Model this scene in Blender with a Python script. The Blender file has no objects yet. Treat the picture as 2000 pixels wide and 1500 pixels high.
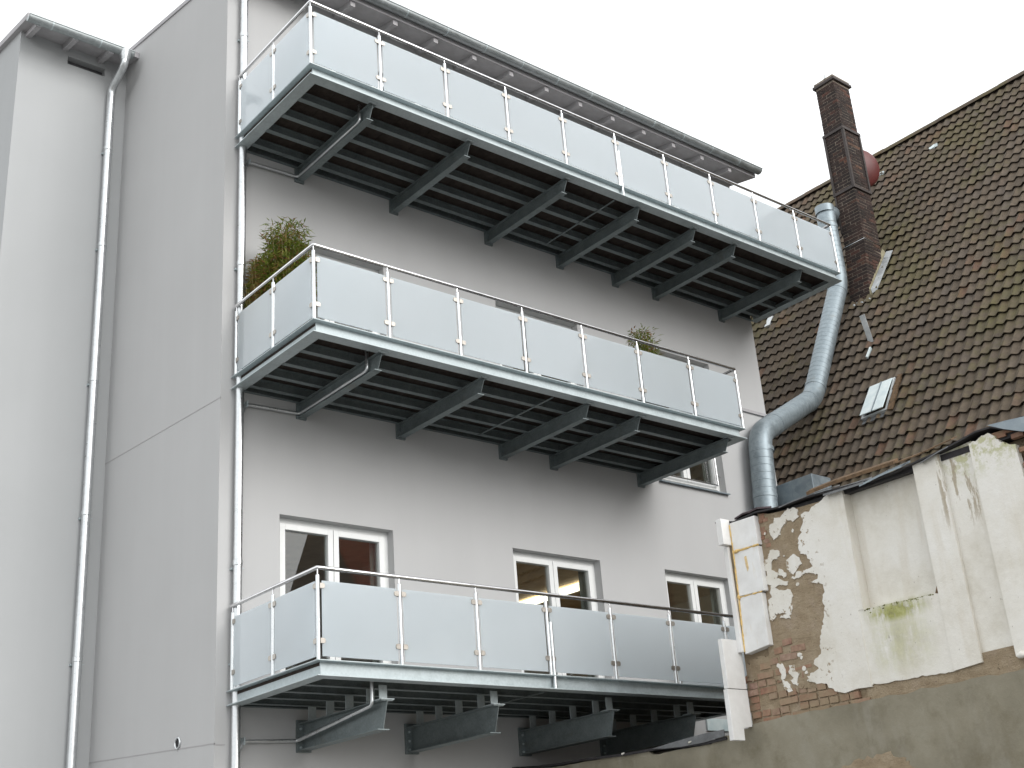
import bpy, bmesh, math, random
from mathutils import Vector, Matrix, noise as mnoise
random.seed(7)
R = math.radians
sc = bpy.context.scene
COL = sc.collection

# ------------------------------------------------------------------ camera
CAM = Vector((-6.67947, -12.99407, 1.6))
RIGHT = Vector((0.77334927, -0.62990784, -0.0717427))
UP = Vector((-0.19077876, -0.33914029, 0.921188))
FWD = Vector((0.60459438, 0.69871308, 0.38244693))
FPX = 2458.333
cd = bpy.data.cameras.new('camera')
cam = bpy.data.objects.new('camera', cd)
COL.objects.link(cam)
cd.sensor_width = 36.0
cd.lens = FPX * 36.0 / 2000.0
cd.clip_start = 0.1
cd.clip_end = 2000
cam.matrix_world = Matrix(((RIGHT.x, UP.x, -FWD.x, CAM.x), (RIGHT.y, UP.y, -FWD.y, CAM.y),
                           (RIGHT.z, UP.z, -FWD.z, CAM.z), (0, 0, 0, 1)))
sc.camera = cam


def project(p):
    d = Vector(p) - CAM
    z = d.dot(FWD)
    return 1000 + FPX * d.dot(RIGHT) / z, 750 - FPX * d.dot(UP) / z, z


# ------------------------------------------------------------------ world, sun, exposure
SUN_EL, SUN_AZ = R(25), R(172)      # behind the photographer, through thick cloud
w = bpy.data.worlds.new('World')
sc.world = w
w.use_nodes = True
nt = w.node_tree
bg = nt.nodes['Background']
sky = nt.nodes.new('ShaderNodeTexSky')
sky.sky_type = 'NISHITA'
sky.sun_disc = False
sky.sun_elevation = SUN_EL
sky.sun_rotation = SUN_AZ
sky.dust_density = 4.0
mx = nt.nodes.new('ShaderNodeMix')
mx.data_type = 'RGBA'
mx.inputs[0].default_value = 0.95
nt.links.new(sky.outputs[0], mx.inputs[6])
mx.inputs[7].default_value = (10.1, 10.3, 10.4, 1)      # closed cloud deck
nt.links.new(mx.outputs[2], bg.inputs[0])
bg.inputs[1].default_value = 0.094
sl = bpy.data.lights.new('sun', 'SUN')
sl.energy = 1.35
sl.angle = R(35)
sl.color = (1.0, 0.985, 0.965)
so = bpy.data.objects.new('sun', sl)
COL.objects.link(so)
sdir = Vector((math.sin(SUN_AZ) * math.cos(SUN_EL), math.cos(SUN_AZ) * math.cos(SUN_EL), math.sin(SUN_EL)))
so.rotation_euler = sdir.to_track_quat('Z', 'Y').to_euler()
so.location = (0, -30, 40)
sc.view_settings.view_transform = 'Standard'
sc.view_settings.look = 'None'
sc.view_settings.gamma = 1.0
sc.view_settings.exposure = 0.68
sc.view_settings.use_curve_mapping = False
sc.cycles.max_bounces = 8
sc.cycles.diffuse_bounces = 4
sc.cycles.glossy_bounces = 4
sc.cycles.transparent_max_bounces = 12
sc.cycles.sample_clamp_indirect = 6


# ------------------------------------------------------------------ material helpers
class NT:
    def __init__(self, name):
        self.m = bpy.data.materials.new(name)
        self.m.use_nodes = True
        self.t = self.m.node_tree
        self.n = self.t.nodes
        self.b = self.n['Principled BSDF']
        self.out = self.n['Material Output']
        self.g = None

    def link(self, a, b):
        self.t.links.new(a, b)

    def pos(self, scale=(1, 1, 1), loc=(0, 0, 0), obj=False):
        if obj:
            c = self.n.new('ShaderNodeTexCoord').outputs['Object']
        else:
            if not self.g:
                self.g = self.n.new('ShaderNodeNewGeometry')
            c = self.g.outputs['Position']
        if scale == (1, 1, 1) and loc == (0, 0, 0):
            return c
        mp = self.n.new('ShaderNodeMapping')
        mp.inputs['Scale'].default_value = scale
        mp.inputs['Location'].default_value = loc
        self.link(c, mp.inputs[0])
        return mp.outputs[0]

    def noise(self, scale=5, detail=4, rough=0.55, stretch=(1, 1, 1), loc=(0, 0, 0), obj=False):
        x = self.n.new('ShaderNodeTexNoise')
        x.inputs['Scale'].default_value = scale
        x.inputs['Detail'].default_value = detail
        x.inputs['Roughness'].default_value = rough
        self.link(self.pos(stretch, loc, obj), x.inputs['Vector'])
        return x.outputs['Fac']

    def voronoi(self, scale=5, out='Color'):
        x = self.n.new('ShaderNodeTexVoronoi')
        x.inputs['Scale'].default_value = scale
        self.link(self.pos(), x.inputs['Vector'])
        return x.outputs[out]

    def ramp(self, fac, stops):
        x = self.n.new('ShaderNodeValToRGB')
        e = x.color_ramp.elements
        while len(e) < len(stops):
            e.new(0.5)
        for i, (p, c) in enumerate(stops):
            e[i].position = p
            if not isinstance(c, (tuple, list)):
                c = (c, c, c)
            e[i].color = (*c[:3], 1)
        self.link(fac, x.inputs[0])
        return x.outputs[0]

    def mix(self, fac, a, b, mode='MIX'):
        x = self.n.new('ShaderNodeMix')
        x.data_type = 'RGBA'
        x.blend_type = mode
        for s, v in ((0, fac), (6, a), (7, b)):
            if hasattr(v, 'links'):
                self.link(v, x.inputs[s])
            elif s == 0:
                x.inputs[0].default_value = v
            else:
                x.inputs[s].default_value = (*v[:3], 1)
        return x.outputs[2]

    def math(self, op, a, b=None, c=None, clamp=False):
        x = self.n.new('ShaderNodeMath')
        x.operation = op
        x.use_clamp = clamp
        for i, v in enumerate((a, b, c)):
            if v is None:
                continue
            if hasattr(v, 'links'):
                self.link(v, x.inputs[i])
            else:
                x.inputs[i].default_value = v
        return x.outputs[0]

    def xyz(self):
        s = self.n.new('ShaderNodeSeparateXYZ')
        self.link(self.pos(), s.inputs[0])
        return s.outputs

    def objrand(self):
        return self.n.new('ShaderNodeObjectInfo').outputs['Random']

    def bump(self, h, strength=0.3, dist=0.01):
        x = self.n.new('ShaderNodeBump')
        x.inputs['Strength'].default_value = strength
        x.inputs['Distance'].default_value = dist
        self.link(h, x.inputs['Height'])
        self.link(x.outputs[0], self.b.inputs['Normal'])
        return x.outputs[0]

    def set(self, color=None, rough=None, metal=None, spec=None, **kw):
        for k, v in (('Base Color', color), ('Roughness', rough), ('Metallic', metal), ('Specular IOR Level', spec)):
            if v is None:
                continue
            if hasattr(v, 'links'):
                self.link(v, self.b.inputs[k])
            elif k == 'Base Color':
                self.b.inputs[k].default_value = (*v[:3], 1)
            else:
                self.b.inputs[k].default_value = v
        return self.m


def render_mat(name, col, var=0.05, grain=180):
    a = NT(name)
    big = a.noise(0.55, 5, 0.6)
    fine = a.noise(grain, 2, 0.6)
    streak = a.noise(1.0, 4, 0.6, stretch=(2.2, 2.2, 0.12))
    f = a.math('ADD', a.math('MULTIPLY', big, 0.6), a.math('MULTIPLY', streak, 0.4))
    c1 = tuple(x * (1 - var) for x in col)
    c2 = tuple(x * (1 + var) for x in col)
    c = a.ramp(f, [(0.3, c1), (0.7, c2)])
    c = a.mix(a.ramp(fine, [(0.3, 0.0), (0.75, 0.16)]), c, tuple(x * 0.72 for x in col))
    h = a.math('ADD', fine, a.math('MULTIPLY', a.noise(35, 3), 0.5))
    a.bump(h, 0.35, 0.004)
    return a.set(c, 0.92, 0, 0.2)


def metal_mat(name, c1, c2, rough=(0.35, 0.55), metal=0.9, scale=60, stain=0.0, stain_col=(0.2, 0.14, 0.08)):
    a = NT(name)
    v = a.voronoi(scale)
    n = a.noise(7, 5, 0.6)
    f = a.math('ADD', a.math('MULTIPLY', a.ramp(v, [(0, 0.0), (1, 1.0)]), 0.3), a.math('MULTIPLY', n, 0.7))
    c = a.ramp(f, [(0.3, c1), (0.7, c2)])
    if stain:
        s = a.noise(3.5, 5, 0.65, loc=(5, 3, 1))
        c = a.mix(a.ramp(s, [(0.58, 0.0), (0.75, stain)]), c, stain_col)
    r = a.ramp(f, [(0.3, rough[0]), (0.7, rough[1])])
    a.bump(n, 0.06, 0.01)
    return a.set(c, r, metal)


M = {}
M['facade'] = render_mat('facade_render', (0.49, 0.490, 0.490), 0.04)
M['joint'] = render_mat('facade_joint', (0.40, 0.39, 0.395), 0.05)
M['tower'] = render_mat('tower_render', (0.44, 0.45, 0.455), 0.04)
M['galv'] = metal_mat('galvanised_steel', (0.42, 0.475, 0.49), (0.54, 0.60, 0.615), (0.48, 0.65), 0.45, 45)
M['galv_shaded'] = metal_mat('galvanised_steel_shaded', (0.17, 0.20, 0.205), (0.27, 0.31, 0.315), (0.5, 0.7), 0.55, stain=0.35, stain_col=(0.16, 0.13, 0.09))  # galv darkened, plus stains: shade under the balconies is put into the colour
M['steel'] = metal_mat('stainless_steel', (0.66, 0.66, 0.67), (0.78, 0.78, 0.79), (0.16, 0.26), 1.0, 8)
M['tube'] = metal_mat('galvanised_tube', (0.6, 0.63, 0.64), (0.78, 0.8, 0.81), (0.28, 0.42), 0.9, 90)
M['clamp'] = metal_mat('cast_clamp', (0.42, 0.39, 0.35), (0.52, 0.49, 0.45), (0.35, 0.5), 0.85, 40)
M['zinc'] = metal_mat('zinc_pipe', (0.60, 0.62, 0.63), (0.74, 0.76, 0.77), (0.26, 0.42), 0.92, 30)
M['gutter'] = metal_mat('zinc_gutter', (0.30, 0.33, 0.335), (0.42, 0.45, 0.455), (0.4, 0.6), 0.7, 20)
M['duct'] = metal_mat('spiral_duct', (0.24, 0.285, 0.31), (0.34, 0.395, 0.425), (0.46, 0.6), 0.6, 25, stain=0.25, stain_col=(0.25, 0.2, 0.12))
M['sheet'] = metal_mat('sheet_metal', (0.20, 0.24, 0.27), (0.30, 0.345, 0.37), (0.45, 0.6), 0.5, 12)
M['flash'] = metal_mat('lead_flashing', (0.48, 0.51, 0.52), (0.66, 0.68, 0.68), (0.4, 0.6), 0.5, 9)


def simple(name, col, rough=0.7, metal=0.0, var=0.15, scale=8, bump=0.0, bscale=40, spec=0.4):
    a = NT(name)
    n = a.noise(scale, 5, 0.6)
    c = a.ramp(n, [(0.3, tuple(x * (1 - var) for x in col)), (0.7, tuple(min(1, x * (1 + var)) for x in col))])
    if bump:
        a.bump(a.noise(bscale, 4, 0.6), bump, 0.01)
    return a.set(c, rough, metal, spec)


M['deck'] = simple('deck_boards', (0.045, 0.035, 0.03), 0.8, var=0.35, scale=12, spec=0.2)
M['white_frame'] = simple('white_window_frame', (0.78, 0.79, 0.78), 0.35, var=0.03)
M['soffit'] = simple('painted_soffit', (0.40, 0.39, 0.40), 0.7, var=0.08)
M['rafter'] = simple('painted_rafter', (0.42, 0.41, 0.42), 0.6, var=0.08)
M['dark'] = simple('dark_void', (0.02, 0.02, 0.022), 0.8)
M['slot'] = simple('vent_grille', (0.10, 0.10, 0.105), 0.6)
M['asphalt'] = simple('asphalt', (0.20, 0.197, 0.19), 0.9, var=0.2, bump=0.3, bscale=90)
M['ceiling'] = simple('wood_ceiling', (0.55, 0.40, 0.23), 0.6, var=0.2, scale=3)
M['roomwall'] = simple('room_wall', (0.66, 0.60, 0.52), 0.8, var=0.05)
M['curtain'] = simple('curtain', (0.30, 0.31, 0.28), 0.9, var=0.08)
M['mossy'] = simple('moss_cushion', (0.15, 0.16, 0.035), 0.95, var=0.5, scale=30)
M['rubber'] = simple('black_rubber', (0.02, 0.02, 0.02), 0.5)
M['felt'] = simple('bitumen_felt', (0.032, 0.030, 0.032), 0.75, var=0.3, scale=14, bump=0.3, bscale=60)
M['feltgrey'] = simple('weathered_felt', (0.16, 0.165, 0.17), 0.6, var=0.25, scale=9, bump=0.2)
M['slate'] = simple('purple_slate', (0.05, 0.035, 0.04), 0.6, var=0.3)
M['rust'] = simple('rusty_batten', (0.125, 0.078, 0.042), 0.85, var=0.5, scale=18, bump=0.4)
M['foam'] = simple('yellow_foam', (0.72, 0.50, 0.2), 0.8, var=0.25, scale=25, bump=0.5)
M['reddish'] = simple('red_painted_metal', (0.13, 0.032, 0.03), 0.45, var=0.12)
M['pot'] = simple('plant_pot', (0.06, 0.055, 0.05), 0.7)
M['stem'] = simple('bamboo_stem', (0.22, 0.19, 0.07), 0.6, var=0.3, scale=20)
M['mortar'] = simple('chimney_mortar', (0.21, 0.175, 0.14), 0.95, var=0.45, scale=16, bump=0.5)
M['band'] = simple('chimney_band', (0.055, 0.045, 0.042), 0.7, var=0.3, scale=10)
M['flashmortar'] = simple('mortar_fillet', (0.30, 0.27, 0.18), 0.95, var=0.35, scale=9, bump=0.7, bscale=30)


def poly_mat():
    a = NT('polystyrene')
    n = a.noise(4, 5, 0.6)
    c = a.ramp(n, [(0.3, (0.70, 0.69, 0.67)), (0.65, (0.82, 0.82, 0.81))])
    v = a.voronoi(130, 'Distance')
    s = a.noise(9, 4, 0.6, stretch=(1, 1, 0.25), loc=(3, 7, 2))
    c = a.mix(a.ramp(s, [(0.62, 0.0), (0.78, 0.5)]), c, (0.62, 0.52, 0.36))
    a.bump(v, 0.25, 0.004)
    return a.set(c, 0.8, 0, 0.3)


M['poly'] = poly_mat()
a = NT('foam_stain_paint')
M['stain'] = simple('dried_foam_smear', (0.66, 0.5, 0.28), 0.85, var=0.2, scale=30)


def leaf_mat(name, c1, c2, c3):
    a = NT(name)
    n = a.noise(14, 3, 0.6)
    c = a.ramp(n, [(0.3, c1), (0.5, c2), (0.72, c3)])
    a.set(c, 0.5, 0, 0.3)
    tr = a.n.new('ShaderNodeBsdfTranslucent')
    a.link(c, tr.inputs[0])
    ms = a.n.new('ShaderNodeMixShader')
    ms.inputs[0].default_value = 0.3
    a.link(a.b.outputs[0], ms.inputs[1])
    a.link(tr.outputs[0], ms.inputs[2])
    a.link(ms.outputs[0], a.out.inputs[0])
    return a.m


M['leaf'] = leaf_mat('bamboo_leaf', (0.06, 0.10, 0.014), (0.16, 0.21, 0.03), (0.30, 0.29, 0.07))
M['dryleaf'] = leaf_mat('dry_bamboo_leaf', (0.15, 0.085, 0.03), (0.30, 0.165, 0.065), (0.16, 0.16, 0.035))


def schlick(a, f0):
    if not a.g:
        a.g = a.n.new('ShaderNodeNewGeometry')
    d = a.n.new('ShaderNodeVectorMath')
    d.operation = 'DOT_PRODUCT'
    a.link(a.g.outputs['Normal'], d.inputs[0])
    a.link(a.g.outputs['Incoming'], d.inputs[1])
    c = a.math('SUBTRACT', 1.0, a.math('ABSOLUTE', d.outputs['Value']), clamp=True)
    return a.math('MULTIPLY_ADD', a.math('POWER', c, 5.0), 1 - f0, f0)


def frosted():
    a = NT('frosted_glass')
    n = a.noise(1.3, 3, 0.5)
    col = a.ramp(n, [(0.3, (0.77, 0.82, 0.845)), (0.7, (0.80, 0.845, 0.87))])
    d = a.n.new('ShaderNodeBsdfDiffuse')
    a.link(col, d.inputs[0])
    tr = a.n.new('ShaderNodeBsdfTranslucent')
    tr.inputs[0].default_value = (0.90, 0.94, 0.965, 1)
    m1 = a.n.new('ShaderNodeMixShader')
    m1.inputs[0].default_value = 0.7
    a.link(d.outputs[0], m1.inputs[1])
    a.link(tr.outputs[0], m1.inputs[2])
    g = a.n.new('ShaderNodeBsdfGlossy')
    g.inputs['Roughness'].default_value = 0.05
    m2 = a.n.new('ShaderNodeMixShader')
    a.link(schlick(a, 0.05), m2.inputs[0])
    a.link(m1.outputs[0], m2.inputs[1])
    a.link(g.outputs[0], m2.inputs[2])
    a.link(m2.outputs[0], a.out.inputs[0])
    a.n.remove(a.b)
    return a.m


M['frosted'] = frosted()


def clear_glass():
    a = NT('window_glass')
    t = a.n.new('ShaderNodeBsdfTransparent')
    t.inputs[0].default_value = (0.88, 0.9, 0.89, 1)
    g = a.n.new('ShaderNodeBsdfGlossy')
    g.inputs['Roughness'].default_value = 0.0
    m2 = a.n.new('ShaderNodeMixShader')
    a.link(schlick(a, 0.12), m2.inputs[0])
    a.link(t.outputs[0], m2.inputs[1])
    a.link(g.outputs[0], m2.inputs[2])
    a.link(m2.outputs[0], a.out.inputs[0])
    a.n.remove(a.b)
    return a.m


M['glass'] = clear_glass()
a = NT('skylight_pane')
M['skypane'] = a.set(a.ramp(a.noise(6, 4), [(0.3, (0.55, 0.66, 0.68)), (0.7, (0.72, 0.80, 0.80))]), 0.12, 0, 0.6)
a = NT('lamp_tube')
a.b.inputs['Emission Color'].default_value = (1, 0.93, 0.72, 1)
a.b.inputs['Emission Strength'].default_value = 2.2
M['lamp'] = a.m

# roof plane of the neighbouring house (slopes down towards -X)
TH = R(56)
RP0 = Vector((13.1, -1.182, 10.567))
RU = Vector((-math.cos(TH), 0, -math.sin(TH)))       # down the slope
RN = Vector((-math.sin(TH), 0, math.cos(TH)))        # out of the roof
RA = Vector((0, -1, 0))                              # along a course, to the right in the photo
COVER, GAUGE = 0.2, 0.345


def tile_mat():
    a = NT('mossy_roof_tile')
    x = a.xyz()
    s = a.math('ADD', a.math('MULTIPLY', a.math('SUBTRACT', x[0], RP0.x), RU.x),
               a.math('MULTIPLY', a.math('SUBTRACT', x[2], RP0.z), RU.z))
    cu = a.math('FLOOR', a.math('DIVIDE', a.math('SUBTRACT', RP0.y, x[1]), COVER))
    cv = a.math('FLOOR', a.math('DIVIDE', a.math('SUBTRACT', s, 0.03), GAUGE))
    cb = a.n.new('ShaderNodeCombineXYZ')
    a.link(cu, cb.inputs[0])
    a.link(cv, cb.inputs[1])
    wn = a.n.new('ShaderNodeTexWhiteNoise')
    a.link(cb.outputs[0], wn.inputs['Vector'])
    rnd = wn.outputs['Value']
    c = a.ramp(rnd, [(0.0, (0.102, 0.080, 0.060)), (0.3, (0.132, 0.103, 0.075)), (0.55, (0.150, 0.117, 0.085)),
                     (0.78, (0.124, 0.102, 0.084)), (0.93, (0.154, 0.111, 0.079)), (1.0, (0.164, 0.096, 0.066))])
    grime = a.noise(9, 6, 0.7)
    c = a.mix(a.ramp(grime, [(0.35, 0.5), (0.65, 0.0)]), c, (0.055, 0.045, 0.036))
    lich = a.noise(45, 4, 0.7, loc=(4, 1, 7))
    c = a.mix(a.ramp(lich, [(0.6, 0.0), (0.75, 0.3)]), c, (0.21, 0.19, 0.15))
    big = a.noise(0.55, 3, 0.55, loc=(2.2, 8, 1))
    mid = a.noise(5.5, 5, 0.65, loc=(9, 3, 2))
    mo = a.math('ADD', a.math('MULTIPLY', big, 0.55), a.math('MULTIPLY', mid, 0.45))
    mo = a.math('ADD', mo, a.math('MULTIPLY', a.math('SUBTRACT', wn.outputs['Value'], 0.5), 0.06))
    c = a.mix(a.ramp(mo, [(0.48, 0.0), (0.55, 0.30), (0.66, 0.72)]), c, (0.112, 0.102, 0.042))
    a.bump(a.math('ADD', grime, lich), 0.35, 0.01)
    return a.set(c, 0.85, 0, 0.25)


M['tile'] = tile_mat()


def brick_mat(name, stops, soot, soot_amt):
    a = NT(name)
    c = a.ramp(a.objrand(), stops)
    n = a.noise(20, 5, 0.65)
    c = a.mix(a.ramp(n, [(0.35, 0.65), (0.7, 0.0)]), c, tuple(x * 0.5 for x in stops[0][1]))
    s = a.noise(2.2, 5, 0.7, loc=(3, 3, 3))
    c = a.mix(a.ramp(s, [(0.38, soot_amt), (0.62, 0.1 * soot_amt)]), c, soot)
    a.bump(a.noise(60, 4, 0.7), 0.5, 0.008)
    return a.set(c, 0.92, 0, 0.2)


M['cbrick'] = brick_mat('sooty_chimney_brick', [(0.0, (0.05, 0.036, 0.034)), (0.45, (0.078, 0.050, 0.043)), (0.75, (0.105, 0.062, 0.05)),
                                                 (0.93, (0.17, 0.075, 0.055)), (1.0, (0.24, 0.135, 0.09))], (0.03, 0.026, 0.025), 0.9)
M['wbrick'] = brick_mat('old_red_brick', [(0.0, (0.30, 0.15, 0.10)), (0.3, (0.37, 0.20, 0.14)), (0.55, (0.40, 0.26, 0.19)),
                                            (0.8, (0.44, 0.31, 0.26)), (1.0, (0.33, 0.14, 0.09))], (0.31, 0.24, 0.16), 0.95)


def brown_render():
    a = NT('bare_lime_mortar')
    n = a.noise(5, 7, 0.7)
    c = a.ramp(n, [(0.28, (0.25, 0.19, 0.125)), (0.5, (0.335, 0.265, 0.18)), (0.72, (0.42, 0.345, 0.25))])
    n2 = a.noise(2, 5, 0.7, loc=(1, 5, 2))
    c = a.mix(a.ramp(n2, [(0.52, 0.0), (0.68, 0.55)]), c, (0.44, 0.36, 0.29))
    spots = a.noise(38, 3, 0.5, loc=(8, 2, 2))
    c = a.mix(a.ramp(spots, [(0.66, 0.0), (0.72, 0.7)]), c, (0.12, 0.09, 0.06))
    lay = a.noise(10, 5, 0.6, stretch=(1, 0.35, 1.7))
    a.bump(a.math('ADD', a.math('MULTIPLY', lay, 1.4), a.noise(55, 5, 0.7)), 0.8, 0.02)
    return a.set(c, 0.95, 0, 0.15)


M['brown'] = brown_render()


def base_render():
    a = NT('weathered_cement_render')
    n = a.noise(1.1, 6, 0.65)
    c = a.ramp(n, [(0.3, (0.205, 0.186, 0.140)), (0.5, (0.265, 0.242, 0.185)), (0.7, (0.33, 0.31, 0.25))])
    st = a.noise(3.0, 4, 0.6, stretch=(1, 1, 0.18), loc=(2, 2, 2))
    c = a.mix(a.ramp(st, [(0.55, 0.0), (0.75, 0.45)]), c, (0.36, 0.345, 0.30))
    d = a.noise(2.4, 6, 0.7, loc=(7, 1, 4))
    c = a.mix(a.ramp(d, [(0.52, 0.0), (0.72, 0.6)]), c, (0.15, 0.128, 0.082))
    a.bump(a.noise(30, 6, 0.7), 0.4, 0.01)
    return a.set(c, 0.95, 0, 0.15)


M['base'] = base_render()


def plaster():
    a = NT('old_white_plaster')
    x = a.xyz()
    n = a.noise(1.6, 6, 0.65)
    c = a.ramp(n, [(0.28, (0.60, 0.565, 0.485)), (0.5, (0.735, 0.71, 0.65)), (0.72, (0.79, 0.775, 0.735))])
    st = a.noise(4.0, 5, 0.65, stretch=(1, 1, 0.12), loc=(0, 4, 0))
    c = a.mix(a.ramp(st, [(0.52, 0.0), (0.76, 0.5)]), c, (0.56, 0.50, 0.39))

    def band(v, lo, hi, soft):
        u = a.math('DIVIDE', a.math('SUBTRACT', v, lo), soft, clamp=True)
        d = a.math('DIVIDE', a.math('SUBTRACT', hi, v), soft, clamp=True)
        return a.math('MULTIPLY', u, d)
    runs = a.noise(7.0, 5, 0.7, stretch=(1, 1, 0.16), loc=(0, 9, 3))
    blot = a.noise(10.0, 5, 0.7, loc=(1, 2, 3))
    mossn = a.ramp(a.math('ADD', a.math('MULTIPLY', runs, 0.6), a.math('MULTIPLY', blot, 0.4)), [(0.38, 0.0), (0.55, 1.0)])
    # green algae running down from the little ledge
    m1 = a.math('MULTIPLY', a.math('MULTIPLY', band(x[1], -6.42, -5.55, 0.25), band(x[2], 3.35, 4.10, 0.5)), mossn)
    m1b = a.math('MULTIPLY', a.math('MULTIPLY', band(x[1], -6.42, -5.58, 0.25), band(x[2], 3.86, 4.14, 0.14)), mossn)
    # algae at the top of the last piers
    m2 = a.math('MULTIPLY', a.math('MULTIPLY', band(x[1], -7.75, -6.75, 0.15), band(x[2], 4.98, 5.6, 0.25)), a.ramp(blot, [(0.46, 0.0), (0.58, 1.0)]))
    m2 = a.math('MULTIPLY', m2, 0.75)
    mo = a.math('MAXIMUM', a.math('MAXIMUM', a.math('MULTIPLY', m1, 0.9), a.math('MULTIPLY', m1b, 1.6)), m2, clamp=True)
    c = a.mix(a.math('MULTIPLY', mo, 0.85), c, a.ramp(blot, [(0.35, (0.17, 0.17, 0.03)), (0.5, (0.30, 0.31, 0.06)), (0.68, (0.44, 0.44, 0.17))]))
    # flaking brown runs between the last piers
    fl = a.noise(9, 6, 0.75, stretch=(1, 1.6, 0.22), loc=(3, 1.2, 0))
    m3 = a.math('MULTIPLY', band(x[1], -7.16, -6.70, 0.06), band(x[2], 4.55, 5.6, 0.25))
    c = a.mix(a.math('MULTIPLY', a.ramp(fl, [(0.55, 0.0), (0.57, 1.0)]), a.math('MULTIPLY', m3, 0.8)), c, (0.36, 0.30, 0.215))
    chips = a.noise(26, 4, 0.6, stretch=(1, 1, 0.55), loc=(5, 5, 5))
    c = a.mix(a.ramp(chips, [(0.70, 0.0), (0.73, 0.75)]), c, (0.22, 0.18, 0.14))
    peel = a.noise(13, 6, 0.7, loc=(6, 1, 2))
    c = a.mix(a.math('MULTIPLY', a.ramp(peel, [(0.60, 0.0), (0.615, 1.0)]), band(x[1], -5.30, -4.2, 0.15)), c, (0.34, 0.27, 0.19))
    crk = a.noise(11, 5, 0.75, stretch=(1, 0.7, 1.5), loc=(2, 7, 9))
    c = a.mix(a.ramp(crk, [(0.493, 0.0), (0.5, 0.22), (0.507, 0.0)]), c, (0.3, 0.26, 0.2))
    a.bump(a.math('ADD', a.noise(18, 6, 0.7), a.math('MULTIPLY', n, 2)), 0.35, 0.012)
    return a.set(c, 0.9, 0, 0.2)


M['plaster'] = plaster()


def far_tiles():
    a = NT('red_clay_tiles')
    wv = a.n.new('ShaderNodeTexBrick')
    wv.inputs['Scale'].default_value = 3.0
    wv.inputs['Color1'].default_value = (0.46, 0.105, 0.06, 1)
    wv.inputs['Color2'].default_value = (0.30, 0.075, 0.05, 1)
    wv.inputs['Mortar'].default_value = (0.06, 0.02, 0.015, 1)
    wv.inputs['Mortar Size'].default_value = 0.05
    a.link(a.pos(), wv.inputs['Vector'])
    return a.set(a.mix(a.ramp(a.noise(2, 5, 0.7), [(0.35, 0.5), (0.7, 0.0)]), wv.outputs[0], (0.09, 0.04, 0.03)), 0.8)


M['fartile'] = far_tiles()
M['farwall'] = simple('dark_house_wall', (0.12, 0.105, 0.095), 0.9, var=0.2, scale=2)


# ------------------------------------------------------------------ mesh helpers
class MB:
    def __init__(self):
        self.v, self.f = [], []

    def add(self, vs, fs):
        o = len(self.v)
        self.v += [tuple(p) for p in vs]
        self.f += [tuple(i + o for i in q) for q in fs]
        return self

    def box(self, x0, x1, y0, y1, z0, z1):
        return self.add([(x0, y0, z0), (x1, y0, z0), (x1, y1, z0), (x0, y1, z0), (x0, y0, z1), (x1, y0, z1), (x1, y1, z1), (x0, y1, z1)],
                        [(0, 3, 2, 1), (4, 5, 6, 7), (0, 1, 5, 4), (1, 2, 6, 5), (2, 3, 7, 6), (3, 0, 4, 7)])

    def hexa(self, lo, hi):
        """lo, hi: four points each, same winding"""
        return self.add(list(lo) + list(hi), [(0, 3, 2, 1), (4, 5, 6, 7), (0, 1, 5, 4), (1, 2, 6, 5), (2, 3, 7, 6), (3, 0, 4, 7)])

    def prism(self, pts, d):
        """closed polygon pts (3D) pushed along d"""
        n = len(pts)
        d = Vector(d)
        vs = [Vector(p) for p in pts] + [Vector(p) + d for p in pts]
        return self.add(vs, [tuple(range(n))[::-1], tuple(range(n, 2 * n))] + [(i, (i + 1) % n, n + (i + 1) % n, n + i) for i in range(n)])

    def tube(self, path, r, seg=12, caps=True, closed=False):
        path = [Vector(p) for p in path]
        n = len(path)
        rr = r if isinstance(r, (list, tuple)) else [r] * n
        rings = []
        ref = None
        for i, p in enumerate(path):
            if closed:
                t = path[(i + 1) % n] - path[i - 1]
            else:
                t = path[min(i + 1, n - 1)] - path[max(i - 1, 0)]
            t.normalize()
            if ref is None:
                ref = Vector((0, 0, 1)) if abs(t.z) < 0.9 else Vector((1, 0, 0))
            u = (ref - t * ref.dot(t)).normalized()
            ref = u
            v = t.cross(u)
            rings.append([p + u * math.cos(2 * math.pi * k / seg) * rr[i] + v * math.sin(2 * math.pi * k / seg) * rr[i] for k in range(seg)])
        vs = [q for g in rings for q in g]
        fs = []
        for i in range(n if closed else n - 1):
            a0, b0 = i * seg, ((i + 1) % n) * seg
            fs += [(a0 + k, a0 + (k + 1) % seg, b0 + (k + 1) % seg, b0 + k) for k in range(seg)]
        if caps and not closed:
            fs += [tuple(range(seg))[::-1], tuple((n - 1) * seg + k for k in range(seg))]
        return self.add(vs, fs)

    def mesh(self, name, mat, smooth=None):
        me = bpy.data.meshes.new(name)
        me.from_pydata(self.v, [], self.f)
        bm = bmesh.new()
        bm.from_mesh(me)
        bmesh.ops.recalc_face_normals(bm, faces=bm.faces)
        if smooth is not None:
            for e in bm.edges:
                if len(e.link_faces) == 2:
                    e.smooth = e.calc_face_angle(0) < smooth
            for f in bm.faces:
                f.smooth = True
        bm.to_mesh(me)
        bm.free()
        me.materials.append(M[mat] if isinstance(mat, str) else mat)
        return me

    def build(self, name, mat, parent=None, smooth=None, bevel=0):
        return link(name, self.mesh(name, mat, smooth), parent, bevel=bevel)


def link(name, me, parent=None, loc=None, bevel=0):
    o = bpy.data.objects.new(name, me)
    COL.objects.link(o)
    if parent is not None:
        o.parent = parent
        o.matrix_parent_inverse = parent.matrix_world.inverted() if False else Matrix.Translation(-world_loc(parent))
    if loc is not None:
        o.location = loc
    if bevel:
        b = o.modifiers.new('bevel', 'BEVEL')
        b.width = bevel
        b.segments = 2
        b.limit_method = 'ANGLE'
    return o


_wl = {}


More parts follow.
